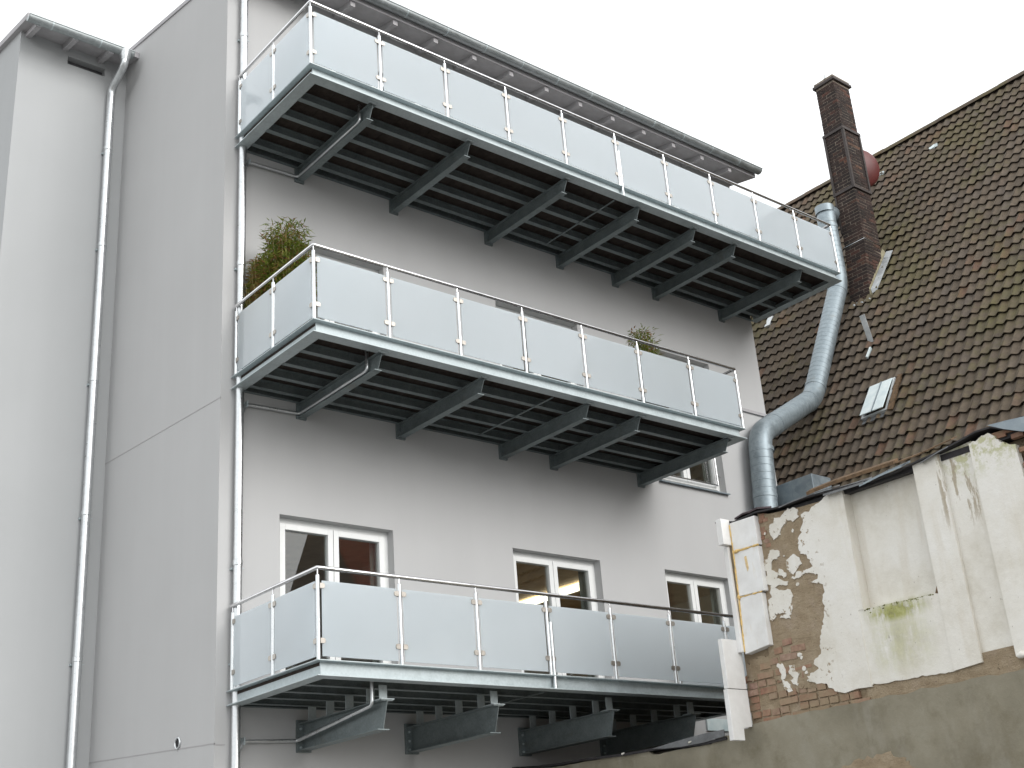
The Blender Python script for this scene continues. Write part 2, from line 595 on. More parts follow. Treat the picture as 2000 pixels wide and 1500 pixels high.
def world_loc(o):
    return _wl.get(o.name, Vector((0, 0, 0)))


def thing(name, label, cat, loc=(0, 0, 0), group=None):
    o = bpy.data.objects.new(name, None)
    COL.objects.link(o)
    o.location = loc
    o.empty_display_size = 0.3
    _wl[o.name] = Vector(loc)
    tag(o, label, cat, group)
    return o


def tag(o, label, cat, group=None):
    o['label'] = label
    o['category'] = cat
    if group:
        o['group'] = group
    return o


def arc(c, r, a0, a1, n, plane='xz'):
    out = []
    for i in range(n + 1):
        t = a0 + (a1 - a0) * i / n
        u, v = r * math.cos(t), r * math.sin(t)
        out.append({'xz': (c[0] + u, c[1], c[2] + v), 'yz': (c[0], c[1] + u, c[2] + v), 'xy': (c[0] + u, c[1] + v, c[2])}[plane])
    return out


def smooth_path(pts, r=0.12, n=5):
    pts = [Vector(p) for p in pts]
    out = [pts[0]]
    for i in range(1, len(pts) - 1):
        p, a, b = pts[i], pts[i - 1], pts[i + 1]
        d1, d2 = (a - p), (b - p)
        k = min(r, d1.length * 0.45, d2.length * 0.45)
        s, e = p + d1.normalized() * k, p + d2.normalized() * k
        for j in range(n + 1):
            t = j / n
            out.append(s * (1 - t) ** 2 + p * 2 * t * (1 - t) + e * t ** 2)
    out.append(pts[-1])
    return out


# ------------------------------------------------------------------ ground
g = MB().add([(-400, -400, 0), (400, -400, 0), (400, 400, 0), (-400, 400, 0)], [(0, 1, 2, 3)]).build('ground', 'asphalt')
g['kind'] = 'structure'

# ------------------------------------------------------------------ main building
X0, X1 = -0.13, 10.47          # facade from corner to corner, in the plane y = 0
FL = [11.343, 7.856, 4.041]    # top edge of each balcony frame
main = thing('apartment_building', 'grey rendered building that carries three steel balconies on its long facade', 'building', (5, 3, 0))
OPEN = dict(A1=(0.68, 2.34, 4.03, 6.195), B1=(4.34, 6.0, 4.03, 6.195), C1=(7.36, 8.86, 4.03, 6.205),
            A2=(0.68, 2.34, 7.80, 10.04), B2=(4.36, 6.02, 7.80, 10.04), C2=(7.5, 9.09, 7.68, 10.02),
            A3=(1.55, 3.27, 11.235, 13.4), C3=(8.55, 9.4, 11.235, 13.4))
ZTOP = 14.2
DEPTH = 0.21


def facade_mesh():
    mb = MB()
    xs = sorted({X0, X1, *[v for o in OPEN.values() for v in o[:2]]})
    zs = sorted({0, ZTOP, *[v for o in OPEN.values() for v in o[2:]]})
    for i in range(len(xs) - 1):
        for j in range(len(zs) - 1):
            cx, cz = (xs[i] + xs[i + 1]) / 2, (zs[j] + zs[j + 1]) / 2
            if any(o[0] < cx < o[1] and o[2] < cz < o[3] for o in OPEN.values()):
                continue
            mb.add([(xs[i], 0, zs[j]), (xs[i + 1], 0, zs[j]), (xs[i + 1], 0, zs[j + 1]), (xs[i], 0, zs[j + 1])], [(0, 1, 2, 3)])
    for (a0, a1, c0, c1) in OPEN.values():
        for q in (((a0, c0), (a0, c1)), ((a0, c1), (a1, c1)), ((a1, c1), (a1, c0)), ((a1, c0), (a0, c0))):
            (p, r), (s, t) = q
            mb.add([(p, 0, r), (s, 0, t), (s, DEPTH, t), (p, DEPTH, r)], [(0, 1, 2, 3)])
    me_z = lambda y: ZTOP + 0.21 * y
    mb.add([(X0, 0, 0), (X0, 12, 0), (X0, 12, me_z(12) - 0.02), (X0, 0, ZTOP)], [(0, 1, 2, 3)])
    mb.add([(X1, 0, 0), (X1, 12, 0), (X1, 12, me_z(12) - 0.02), (X1, 0, ZTOP)], [(0, 1, 2, 3)])
    mb.add([(X0, 12, 0), (X1, 12, 0), (X1, 12, me_z(12) - 0.02), (X0, 12, me_z(12) - 0.02)], [(0, 1, 2, 3)])
    # weld
    bm = bmesh.new()
    me = bpy.data.meshes.new('wall')
    me.from_pydata(mb.v, [], mb.f)
    bm.from_mesh(me)
    bmesh.ops.remove_doubles(bm, verts=bm.verts, dist=0.0005)
    bm.to_mesh(me)
    bm.free()
    me.materials.append(M['facade'])
    return link('wall', me, main)


facade_mesh()
# faint day joints in the render of the side wall
for (ya, za, yb, zb) in ((3.5, 7.79, 0.0, 7.56), (3.5, 3.70, 0.0, 3.47)):
    MB().hexa([(X0 - 0.003, ya, za), (X0 - 0.003, yb, zb), (X0 + 0.01, yb, zb), (X0 + 0.01, ya, za)],
              [(X0 - 0.003, ya, za + 0.012), (X0 - 0.003, yb, zb + 0.012), (X0 + 0.01, yb, zb + 0.012), (X0 + 0.01, ya, za + 0.012)]).build('render_joint', 'joint', main)
MB().box(X0, 0.0, -0.003, 0.01, 3.458, 3.47).build('render_joint', 'joint', main)
# projecting drip edge near the right corner of the facade
MB().box(9.2, X1 + 0.01, -0.035, 0.01, 9.28, 9.335).build('drip_ledge', 'soffit', main)
# round pipe sleeve in the side wall
vent = MB()
vent.tube(arc((X0 - 0.008, 0.894, 3.60), 0.062, 0, 2 * math.pi, 20, 'yz')[:-1], 0.012, 8, closed=True)
vs = vent.build('pipe_sleeve', 'zinc', main, smooth=1)
MB().prism(arc((X0 - 0.004, 0.894, 3.60), 0.056, 0, 2 * math.pi, 20, 'yz')[:-1], (0.002, 0, 0)).build('pipe_opening', 'dark', vs)

# roof of the main building: a shallow pent roof that falls to the facade
SOF = lambda y: 14.13 + 0.21 * y
rf = MB().hexa([(X0 - 0.02, -0.52, SOF(-0.52)), (10.6, -0.52, SOF(-0.52)), (10.6, 12.3, SOF(12.3)), (X0 - 0.02, 12.3, SOF(12.3))],
               [(X0 - 0.02, -0.52, SOF(-0.52) + 0.07), (10.6, -0.52, SOF(-0.52) + 0.07), (10.6, 12.3, SOF(12.3) + 0.07), (X0 - 0.02, 12.3, SOF(12.3) + 0.07)]).build('roof', 'soffit', main)
x = 0.12
while x < 10.5:
    MB().hexa([(x - 0.04, -0.5, SOF(-0.5) - 0.09), (x + 0.04, -0.5, SOF(-0.5) - 0.09), (x + 0.04, 0.02, SOF(0.02) - 0.09), (x - 0.04, 0.02, SOF(0.02) - 0.09)],
              [(x - 0.04, -0.5, SOF(-0.5) - 0.001), (x + 0.04, -0.5, SOF(-0.5) - 0.001), (x + 0.04, 0.02, SOF(0.02) - 0.001), (x - 0.04, 0.02, SOF(0.02) - 0.001)]).build('rafter_tail', 'rafter', rf)
    x += 0.752


def gutter(xa, xb, y, z, r, parent, n=12):
    pr = []
    for k in range(n + 1):
        t = math.pi + math.pi * k / n
        pr.append((0, y + r * math.cos(t), z + r * math.sin(t)))
    inner = [(0, y + (r - 0.006) * math.cos(math.pi + math.pi * k / n), z + (r - 0.006) * math.sin(math.pi + math.pi * k / n)) for k in range(n, -1, -1)]
    mb = MB()
    mb.prism([(xa, p[1], p[2]) for p in pr + inner], (xb - xa, 0, 0))
    go = mb.build('gutter', 'gutter', parent, smooth=0.6)
    for xe in (xa, xb - 0.006):
        MB().prism([(xe, p[1], p[2]) for p in pr], (0.006, 0, 0)).build('end_cap', 'gutter', go)
    MB().tube([(xa, y - r, z), (xb, y - r, z)], 0.011, 8).build('gutter_bead', 'gutter', go, smooth=1)
    xx = xa + 0.35
    while xx < xb:
        ring = [(0, y + (r + 0.004) * math.cos(math.pi + math.pi * k / 8), z + (r + 0.004) * math.sin(math.pi + math.pi * k / 8)) for k in range(9)]
        MB().prism([(xx, p[1], p[2]) for p in ring], (0.022, 0, 0)).build('gutter_bracket', 'galv', go)
        xx += 0.752
    return go


MB().box(X0 - 0.02, 10.6, -0.535, -0.5205, 14.015, 14.17).build('fascia_board', 'soffit', main)
gutter(X0, 10.63, -0.619, 14.14, 0.082, main)


# ---- windows of the main building
def window(key, lamp=False, sill=False):
    a0, a1, c0, c1 = OPEN[key]
    yb, yf = DEPTH, DEPTH - 0.075
    if key[1] in '23' and not sill:
        MB().box(a0 + 0.002, a1 - 0.002, 0.05, yb, c0 + 0.002, c0 + 0.22).build('door_threshold', 'slot', main)
        c0 += 0.22
    c0 = c0 if sill else c0 + 0.03
    fr = MB()
    B = 0.065
    fr.box(a0, a0 + B, yf, yb, c0, c1).box(a1 - B, a1, yf, yb, c0, c1)
    fr.box(a0 + B, a1 - B, yf, yb, c1 - B, c1).box(a0 + B, a1 - B, yf, yb, c0, c0 + B)
    win = fr.build('window', 'white_frame', main)
    cx = (a0 + a1) / 2
    S = 0.075
    for (p, q) in ((a0 + B + 0.004, cx - 0.004), (cx + 0.004, a1 - B - 0.004)):
        s = MB()
        z0, z1 = c0 + B + 0.004, c1 - B - 0.004
        y0, y1 = yf - 0.02, yb - 0.01
        s.box(p, p + S, y0, y1, z0, z1).box(q - S, q, y0, y1, z0, z1)
        s.box(p + S, q - S, y0, y1, z1 - S, z1).box(p + S, q - S, y0, y1, z0, z0 + S)
        s.build('sash', 'white_frame', win, bevel=0.004)
        MB().box(p + S - 0.01, q - S + 0.01, yf + 0.018, yf + 0.038, z0 + S - 0.01, z1 - S + 0.01).build('pane', 'glass', win)
    # curtain drawn to the right side
    cu = MB()
    n = 14
    pts = []
    for i in range(n + 1):
        xx = a1 - 0.17 + 0.34 * i / n
        pts.append((xx, yb + 0.10 + 0.022 * math.sin(i * 1.9), 0))
    for i in range(n):
        p, q = pts[i], pts[i + 1]
        cu.add([(p[0], p[1], c0 + 0.05), (q[0], q[1], c0 + 0.05), (q[0], q[1], c1 + 0.05), (p[0], p[1], c1 + 0.05)], [(0, 1, 2, 3)])
    cu.build('curtain', 'curtain', win, smooth=2)
    if sill:
        MB().hexa([(a0 - 0.02, -0.06, c0 - 0.045), (a1 + 0.02, -0.06, c0 - 0.045), (a1 + 0.02, yf, c0 - 0.02), (a0 - 0.02, yf, c0 - 0.02)],
                  [(a0 - 0.02, -0.06, c0 - 0.025), (a1 + 0.02, -0.06, c0 - 0.025), (a1 + 0.02, yf, c0), (a0 - 0.02, yf, c0)]).build('window_sill', 'sheet', win)
        rl = MB()
        yr = 0.06
        rl.tube([(a0 + 0.06, yr, c0 + 0.13), (a1 - 0.12, yr, c0 + 0.13)], 0.016, 8)
        rl.tube([(a1 - 0.12, yr, c0 + 0.115), (a1 - 0.12, yr, c0 + 0.95)], 0.016, 8)
        rl.tube([(a0 + 0.06, yr, c0 + 0.115), (a0 + 0.06, yr, c0 + 0.95)], 0.016, 8)
        rl.tube([(a0 + 0.06, yr, c0 + 0.95), (a1 - 0.12, yr, c0 + 0.95)], 0.016, 8)
        rl.tube([(a1 - 0.12, yr, c0 + 0.3), (a1, yr + 0.03, c0 + 0.3)], 0.01, 6)
        rl.build('guard_rail', 'steel', win, smooth=1)


for k in OPEN:
    window(k, sill=(k == 'C2'))


def room(x0, x1, z0, z1, keys):
    """plain room behind a stretch of facade, open only where its windows are"""
    y0, y1 = DEPTH + 0.003, 5.6
    rm = MB()
    rm.add([(x0, y0, z0), (x1, y0, z0), (x1, y1, z0), (x0, y1, z0), (x0, y0, z1), (x1, y0, z1), (x1, y1, z1), (x0, y1, z1)],
           [(0, 1, 2, 3), (1, 2, 6, 5), (2, 3, 7, 6), (3, 0, 4, 7)])
    ops = [OPEN[k] for k in keys]
    xs = sorted({x0, x1, *[v for o in ops for v in o[:2]]})
    zs = sorted({z0, z1, *[min(max(v, z0), z1) for o in ops for v in o[2:]]})
    for i in range(len(xs) - 1):
        for j in range(len(zs) - 1):
            cx, cz = (xs[i] + xs[i + 1]) / 2, (zs[j] + zs[j + 1]) / 2
            if not any(o[0] < cx < o[1] and o[2] < cz < o[3] for o in ops):
                rm.add([(xs[i], y0, zs[j]), (xs[i + 1], y0, zs[j]), (xs[i + 1], y0, zs[j + 1]), (xs[i], y0, zs[j + 1])], [(0, 1, 2, 3)])
    rm.build('room', 'roomwall', main)
    MB().box(x0, x1, y0, y1, z1 + 0.001, z1 + 0.02).build('room_ceiling', 'ceiling', main)


for (z0, z1, n) in ((3.9, 6.48, '1'), (7.6, 10.3, '2'), (11.1, 13.7, '3')):
    room(X0 + 0.1, 3.6, z0, z1, ['A' + n])
    room(3.7, X1 - 0.1, z0, z1, [k + n for k in 'BC' if k + n in OPEN])
zl = 6.41
MB().hexa([(7.33, 3.9, zl), (7.60, 3.9, zl), (7.69, 1.2, zl), (7.42, 1.2, zl)],
          [(7.33, 3.9, zl + 0.05), (7.60, 3.9, zl + 0.05), (7.69, 1.2, zl + 0.05), (7.42, 1.2, zl + 0.05)]).build('strip_light', 'lamp', main)

# ------------------------------------------------------------------ stair tower at the left
TY, TX0, TX1 = 3.5, -1.83, X0
tower = thing('stair_tower', 'pale grey rendered tower with a gutter, left of the balcony building', 'building', (-1, 5, 0))
TS = lambda y: 14.60 + 0.22 * (y - TY)
SX0, SX1, SZ0, SZ1 = -1.09, -0.49, 14.29, 14.435
tw = MB()
xs, zs = [TX0, SX0, SX1, TX1], [0, SZ0, SZ1, TS(TY)]
for i in range(3):
    for j in range(3):
        if i == 1 and j == 1:
            continue
        tw.add([(xs[i], TY, zs[j]), (xs[i + 1], TY, zs[j]), (xs[i + 1], TY, zs[j + 1]), (xs[i], TY, zs[j + 1])], [(0, 1, 2, 3)])
for (p, r, s, t) in ((SX0, SZ0, SX0, SZ1), (SX0, SZ1, SX1, SZ1), (SX1, SZ1, SX1, SZ0), (SX1, SZ0, SX0, SZ0)):
    tw.add([(p, TY, r), (s, TY, t), (s, TY + 0.14, t), (p, TY + 0.14, r)], [(0, 1, 2, 3)])
tw.add([(TX0, TY, 0), (TX0, 9, 0), (TX0, 9, TS(9)), (TX0, TY, TS(TY))], [(0, 1, 2, 3)])
tw.build('wall', 'tower', tower)
MB().box(SX0, SX1, TY + 0.12, TY + 0.14, SZ0, SZ1).build('vent_grille', 'slot', tower)
trf = MB().hexa([(TX0 - 0.07, 3.02, TS(3.02)), (X0 - 0.003, 3.02, TS(3.02)), (X0 - 0.003, 9.2, TS(9.2)), (TX0 - 0.07, 9.2, TS(9.2))],
                [(TX0 - 0.07, 3.02, TS(3.02) + 0.1), (X0 - 0.003, 3.02, TS(3.02) + 0.1), (X0 - 0.003, 9.2, TS(9.2) + 0.1), (TX0 - 0.07, 9.2, TS(9.2) + 0.1)]).build('roof', 'soffit', tower)
for x in (-1.72, -1.15, -0.58):
    MB().hexa([(x - 0.04, 3.04, TS(3.04) - 0.09), (x + 0.04, 3.04, TS(3.04) - 0.09), (x + 0.04, 3.52, TS(3.52) - 0.09), (x - 0.04, 3.52, TS(3.52) - 0.09)],
              [(x - 0.04, 3.04, TS(3.04) - 0.001), (x + 0.04, 3.04, TS(3.04) - 0.001), (x + 0.04, 3.52, TS(3.52) - 0.001), (x - 0.04, 3.52, TS(3.52) - 0.001)]).build('rafter_tail', 'rafter', trf)
gutter(TX0 - 0.09, -0.27, 2.93, 14.45, 0.082, tower)


# ------------------------------------------------------------------ downpipes
def downpipe(label, path, r, rings, name='downpipe'):
    t = thing(name, label, 'downpipe', (path[-1][0], path[-1][1], 0), 'zinc downpipes')
    MB().tube(smooth_path(path, 0.14, 6), r, 16).build('pipe', 'zinc', t, smooth=1)
    px, py = path[-1][0], path[-1][1]
    for z in rings:
        MB().tube([(px, py, z - 0.035), (px, py, z - 0.03), (px, py, z + 0.03), (px, py, z + 0.035)], [r + 0.001, r + 0.007, r + 0.007, r + 0.001], 16).build('sleeve', 'zinc', t, smooth=0.8)
        MB().tube([(px + r + 0.005, py, z - 0.06), (px + r + 0.03, py, z - 0.06)], 0.006, 6).box(px - r - 0.008, px + r + 0.008, py + r - 0.004, py + r + 0.07, z - 0.072, z - 0.048).build('bracket', 'galv', t)
    return t


downpipe('zinc downpipe on the balcony facade, passing behind all three balcony ends',
         [(0.10, -0.6, 14.16), (0.10, -0.6, 14.02), (0.085, -0.085, 13.7), (0.085, -0.085, 0)], 0.052, (13.0, 9.42, 5.5, 4.4, 2.4))
tp = downpipe('zinc downpipe with an elbow, running down the pale tower at the far left',
              [(-0.40, 2.93, 14.40), (-0.40, 2.93, 14.20), (-0.40, 3.40, 14.02), (-0.40, 3.40, 0)], 0.062, (12.9, 11.2, 9.0, 7.0, 5.0))
MB().tube([(-0.40, 2.93, 14.44), (-0.40, 2.93, 14.36), (-0.40, 2.93, 14.28)], [0.11, 0.09, 0.064], 16).build('gutter_outlet', 'zinc', tp, smooth=0.9)

# ------------------------------------------------------------------ balconies
D = 1.965
FH = 0.165
POST_TOP, RAIL_Z = 0.872, 0.95


def ibeam(p, q, h, wd, tf=0.011, tw=0.008, side=Vector((1, 0, 0)), cut=None):
    """I section swept from p to q (top centre line), going down by h"""
    mb = MB()
    p, q = Vector(p), Vector(q)
    s = side * (wd / 2)
    t = side * (tw / 2)
    dz = Vector((0, 0, 1))
    qb = q if cut is None else q + Vector(cut)      # bottom flange ends elsewhere

    def slab(a, b, c, d, half, thick):
        mb.hexa([a - half - dz * thick, a + half - dz * thick, b + half - dz * thick, b - half - dz * thick],
                [a - half, a + half, b + half, b - half])
    slab(p, q, None, None, s, tf)
    bo = Vector((0, 0, -h + tf))
    slab(p + bo, qb + bo, None, None, s, tf)
    a, b = p - dz * tf, q - dz * tf
    c, d = p + bo, qb + bo
    mb.hexa([c - t, c + t, d + t, d - t], [a - t, a + t, b + t, b - t])
    return mb


post_meshes = {}


def clamp_mesh(axis, sgn):
    """cast clamp: small rounded lug reaching from the post to the glass"""
    key = ('clamp', axis, sgn)
    if key not in post_meshes:
        mb = MB()
        L, H = 0.078, 0.027
        pts = [(0.018, -H), (L - 0.016, -H), (L - 0.004, -H + 0.008), (L, 0), (L - 0.004, H - 0.008), (L - 0.016, H), (0.018, H)]
        if axis == 'x':
            mb.prism([(sgn * u, -0.016, v) for u, v in pts], (0, 0.032, 0))
        else:
            mb.prism([(-0.016, sgn * u, v) for u, v in pts], (0.032, 0, 0))
        post_meshes[key] = mb.mesh('clamp', 'clamp')
    return post_meshes[key]


def post(bal, x, y, z, sides, low=0.0):
    key = ('post', low)
    if key not in post_meshes:
        post_meshes[key] = MB().tube([(0, 0, -low), (0, 0, POST_TOP - 0.004), (0, 0, POST_TOP)], [0.0215, 0.0215, 0.018], 14).mesh('post', 'tube', smooth=0.7)
        post_meshes['pin'] = MB().tube([(0, 0, POST_TOP), (0, 0, RAIL_Z - 0.015)], 0.008, 8).mesh('pin', 'steel', smooth=0.7)
    p = link('post', post_meshes[key], bal, (x, y, z))
    _wl[p.name] = Vector((0, 0, 0))

    def sub(nm, me, loc):
        o = bpy.data.objects.new(nm, me)
        COL.objects.link(o)
        o.parent = p
        o.location = loc
    sub('pin', post_meshes['pin'], (0, 0, 0))
    for ax, sg in sides:
        for dz in (0.76, 0.19):
            sub('clamp', clamp_mesh(ax, sg), (0, 0, dz))


def balcony(z, spacing, npan, brackets, label, kind, joint):
    L = spacing * npan
    bal = thing('balcony', label, 'balcony', (L / 2, 0, z), 'steel balconies on the grey facade')
    zb = z - FH
    # front beam, mitred with the side beams
    tf = 0.012

    def frame_beam(p, q, inward, name):
        """I beam with its outer flange line p..q at height z; inward = unit vector towards the deck"""
        p, q, n = Vector(p), Vector(q), Vector(inward)
        mb = MB()
        d = (q - p).normalized()
        for (u0, u1, z0, z1) in ((0, 0.16, z - tf, z), (0.075, 0.085, zb + tf, z - tf), (0.0, 0.16, zb, zb + tf)):
            lo = [p + n * u0, q + n * u0, q + n * u1, p + n * u1]
            lo[0] = p + n * u0 + d * u0 * MIT[0]
            lo[3] = p + n * u1 + d * u1 * MIT[0]
            lo[1] = q + n * u0 - d * u0 * MIT[1]
            lo[2] = q + n * u1 - d * u1 * MIT[1]
            mb.hexa([Vector((v.x, v.y, z0)) for v in lo], [Vector((v.x, v.y, z1)) for v in lo])
        return mb.build(name, 'galv', bal, bevel=0.002)
    MIT = (1, 1)
    frame_beam((0, -D, z), (L, -D, z), (0, 1, 0), 'front_beam')
    MIT = (0, 1)
    frame_beam((0, -0.012, z), (0, -D, z), (1, 0, 0), 'side_beam')
    frame_beam((L, -0.012, z), (L, -D, z), (-1, 0, 0), 'side_beam')
    # joists along the facade and the deck on top of them
    for y in (-1.42, -1.0, -0.6, -0.21):
        ibeam((0.151, y, z - 0.052), (L - 0.151, y, z - 0.052), FH - 0.052, 0.075, 0.008, 0.006, Vector((0, 1, 0))).build('joist', 'galv_shaded', bal)
    MB().box(0.16, L - 0.16, -0.055, -0.004, zb, zb + 0.008).box(0.16, L - 0.16, -0.012, -0.004, zb + 0.0085, z - 0.055).build('wall_angle', 'galv_shaded', bal)
    nb = int(L / 0.5)
    for i in range(nb):
        xa, xb = 0.07 + (L - 0.14) * i / nb, 0.07 + (L - 0.14) * (i + 1) / nb
        MB().box(xa + 0.003, xb - 0.003, -D + 0.09, -0.004, z - 0.05, z - 0.016 + random.uniform(0, 0.003)).build('deck_board', 'deck', bal)
    # thin cross bar where the two halves of the frame are bolted together
    if joint:
        MB().box(joint - 0.012, joint + 0.012, -1.79, -0.22, zb - 0.012, zb - 0.001).build('splice_bar', 'galv_shaded', bal)
    # cantilever brackets
    for bx in brackets:
        if kind == 'low':
            zt, h, wd, tip, cut = zb - 0.165, 0.30, 0.15, -1.74, (0, 0.09, 0)
        else:
            zt, h, wd, tip, cut = zb - 0.001, 0.195, 0.10, -1.86, (0, 0.09, 0)
        br = ibeam((bx, -0.03, zt), (bx, tip, zt), h, wd, 0.011, 0.008, Vector((1, 0, 0)), cut).build('bracket', 'galv_shaded', bal)
        MB().box(bx - wd / 2 - 0.02, bx + wd / 2 + 0.02, -0.03, 0.0, zt - h - 0.02, zt + (0.04 if kind == 'low' else 0)).build('wall_plate', 'galv_shaded', br)
        if kind == 'low':
            for dz in (-0.06, -0.17, -0.27):
                MB().tube([(bx - wd / 2 + 0.025, -0.031, zt + dz), (bx - wd / 2 + 0.025, -0.05, zt + dz)], 0.014, 6).build('bolt', 'galv', br)
            MB().box(bx - 0.08, bx + 0.085, tip - 0.008, tip + 0.16, zt + 0.001, zt + 0.011).build('packing_plate', 'galv', br)
            for y in (-1.66, -1.42, -1.0, -0.6, -0.21):
                MB().box(bx - 0.05, bx + 0.05, y - 0.005, y + 0.005, zt + 0.012 if y < -1.5 else zt + 0.001, zb - 0.001).box(
                    bx - 0.004, bx + 0.004, y + 0.0051, y + 0.06, zt + 0.012 if y < -1.5 else zt + 0.001, zb - 0.001).build('stub_post', 'galv', br)
        else:
            MB().box(bx - 0.065, bx + 0.075, tip - 0.03, tip + 0.02, zb - 0.012, zb + 0.012).build('packing_plate', 'galv', br)
    # rain water pipe down from the deck, back along the first bracket and across to the downpipe
    bx = brackets[0]
    if kind == 'low':
        px, zt, ze = bx - 0.10, zb - 0.205, zb - 0.36
    else:
        px, zt, ze = bx - 0.042, zb - 0.145, zb - 0.155
    MB().tube(smooth_path([(px, -1.60, z - 0.06), (px, -1.60, zt), (px, -0.05, ze), (0.20, -0.05, ze - 0.02), (0.14, -0.07, ze - 0.12)], 0.045, 5), 0.021, 12).build('drain_pipe', 'zinc', bal, smooth=1)
    MB().box(0.185, 0.20, -0.09, -0.012, ze - 0.06, ze + 0.02).build('pipe_clip', 'galv', bal)
    # railing
    yp = -D + 0.026
    for i in range(npan + 1):
        x = min(max(i * spacing, 0.026), L - 0.026)
        sd = []
        if i > 0:
            sd.append(('x', -1))
        if i < npan:
            sd.append(('x', 1))
        if i in (0, npan):
            sd.append(('y', 1))
        post(bal, x, yp, z, sd)
        if joint and abs(i * spacing - joint) < 0.3:
            MB().tube([(x + 0.046, yp - 0.004, zb + 0.012), (x + 0.046, yp - 0.004, z + 0.62)], 0.0215, 14).build('splice_post', 'tube', bal, smooth=0.7)
    ys = [-0.09, -1.01]
    for sx in (0.026, L - 0.026):
        post(bal, sx, ys[0], z, [('y', -1)])
        post(bal, sx, ys[1], z, [('y', -1), ('y', 1)])
        for (ya, yb) in ((ys[0] - 0.045, ys[1] + 0.045), (ys[1] - 0.045, yp + 0.055)):
            MB().box(sx - 0.006, sx + 0.006, yb, ya, z + 0.035, z + 0.815).build('glass_panel', 'frosted', bal)
    for i in range(npan):
        xa, xb = max(i * spacing, 0.03) + 0.045, min((i + 1) * spacing, L - 0.03) - 0.045
        MB().box(xa, xb, yp - 0.006, yp + 0.006, z + 0.035, z + 0.815).build('glass_panel', 'frosted', bal)
    rail = smooth_path([(0.026, -0.06, z + RAIL_Z), (0.026, yp, z + RAIL_Z), (L - 0.026, yp, z + RAIL_Z), (L - 0.026, -0.06, z + RAIL_Z)], 0.012, 3)
    MB().tube(rail, 0.0225, 14).build('handrail', 'steel', bal, smooth=1)
    return bal


balcony(FL[0], 1.0605, 10, (0.985, 2.55, 4.30, 5.76, 6.99, 7.94, 9.62), 'topmost and longest steel balcony, with ten frosted glass panels under the eaves', 'high', 5.3)
balcony(FL[1], 1.05, 7, (0.985, 2.51, 4.28, 5.24, 7.05), 'middle steel balcony with bamboo plants standing behind its frosted glass', 'high', 3.70)
balcony(FL[2], 1.048, 7, (0.98, 2.49, 4.29, 5.74), 'lowest steel balcony, on deep tapered brackets in front of three windows', 'low', 3.144)


# ------------------------------------------------------------------ plants on the middle balcony
def leaf(mb, p, d, up, L, wd):
    d = d.normalized()
    s = d.cross(up)
    if s.length < 1e-3:
        s = d.cross(Vector((1, 0, 0)))
    s.normalize()
    mid = p + d * L * 0.4 + Vector((0, 0, -0.02 * L))
    tip = p + d * L + Vector((0, 0, -0.18 * L))
    o = s * wd
    mb.add([p, mid + o, tip, mid - o], [(0, 1, 2), (0, 2, 3)])


def bamboo(name, label, loc, h, spread, ncane, nleaf, mat, seed, mat2=None, frac2=0.3, lmax=0.13):
    rnd = random.Random(seed)
    t = thing(name, label, 'plant', loc, None)
    x, y, z = loc
    pot = MB()
    n = 18
    pr = [(0.15, 0), (0.19, 0.34), (0.21, 0.34), (0.21, 0.38), (0.18, 0.38), (0.17, 0.33)]
    vs, fs = [], []
    for r, hh in pr:
        vs += [(x + r * math.cos(2 * math.pi * k / n), y + r * math.sin(2 * math.pi * k / n), z + hh) for k in range(n)]
    for i in range(len(pr) - 1):
        fs += [(i * n + k, i * n + (k + 1) % n, (i + 1) * n + (k + 1) % n, (i + 1) * n + k) for k in range(n)]
    fs += [tuple(range(n))[::-1], tuple((len(pr) - 1) * n + k for k in range(n))]
    pot.add(vs, fs).build('pot', 'pot', t, smooth=0.6)
    fo, fo2 = MB(), MB()
    for c in range(ncane):
        a = rnd.uniform(0, 6.28)
        rr = rnd.uniform(0.02, 0.13)
        hh = h * (1 - 0.45 * rnd.random() ** 1.5)
        lean = Vector((math.cos(a), math.sin(a) * 0.8, 0)) * spread * rnd.uniform(0.15, 1.0) * (1.25 - 0.55 * hh / h)
        p0 = Vector((x + rr * math.cos(a), y + rr * math.sin(a), z + 0.3))
        pts = [p0 + lean * (k / 6) ** 1.5 + Vector((0, 0, (hh - 0.3) * k / 6)) for k in range(7)]
        MB().tube(pts, [0.008 * (1 - 0.75 * k / 6) for k in range(7)], 5).build('cane', 'stem', t)
        for j in range(nleaf):
            f = 0.12 + 0.88 * rnd.random() ** 0.75
            k = min(int(f * 6), 5)
            p = pts[k].lerp(pts[k + 1], f * 6 - k)
            tw = Vector((rnd.gauss(0, 1), rnd.gauss(0, 1), rnd.gauss(0.25, 0.7))).normalized()
            p = p + tw * rnd.uniform(0.0, 0.20) * (1.15 - 0.6 * f)
            p.x = max(p.x, 0.17)
            p.y = min(p.y, -0.12)
            d = Vector((tw.x + rnd.gauss(0, 0.5), tw.y + rnd.gauss(0, 0.5), rnd.gauss(0.1, 0.5)))
            leaf(fo2 if (mat2 and rnd.random() < frac2) else fo, p, d, Vector((rnd.gauss(0, 0.3), rnd.gauss(0, 0.3), 1)), rnd.uniform(0.06, lmax), rnd.uniform(0.006, 0.011))
    f = fo.build('foliage', mat, t)
    f['kind'] = 'stuff'
    if fo2.v:
        f = fo2.build('dry_foliage', mat2, t)
        f['kind'] = 'stuff'
    return t


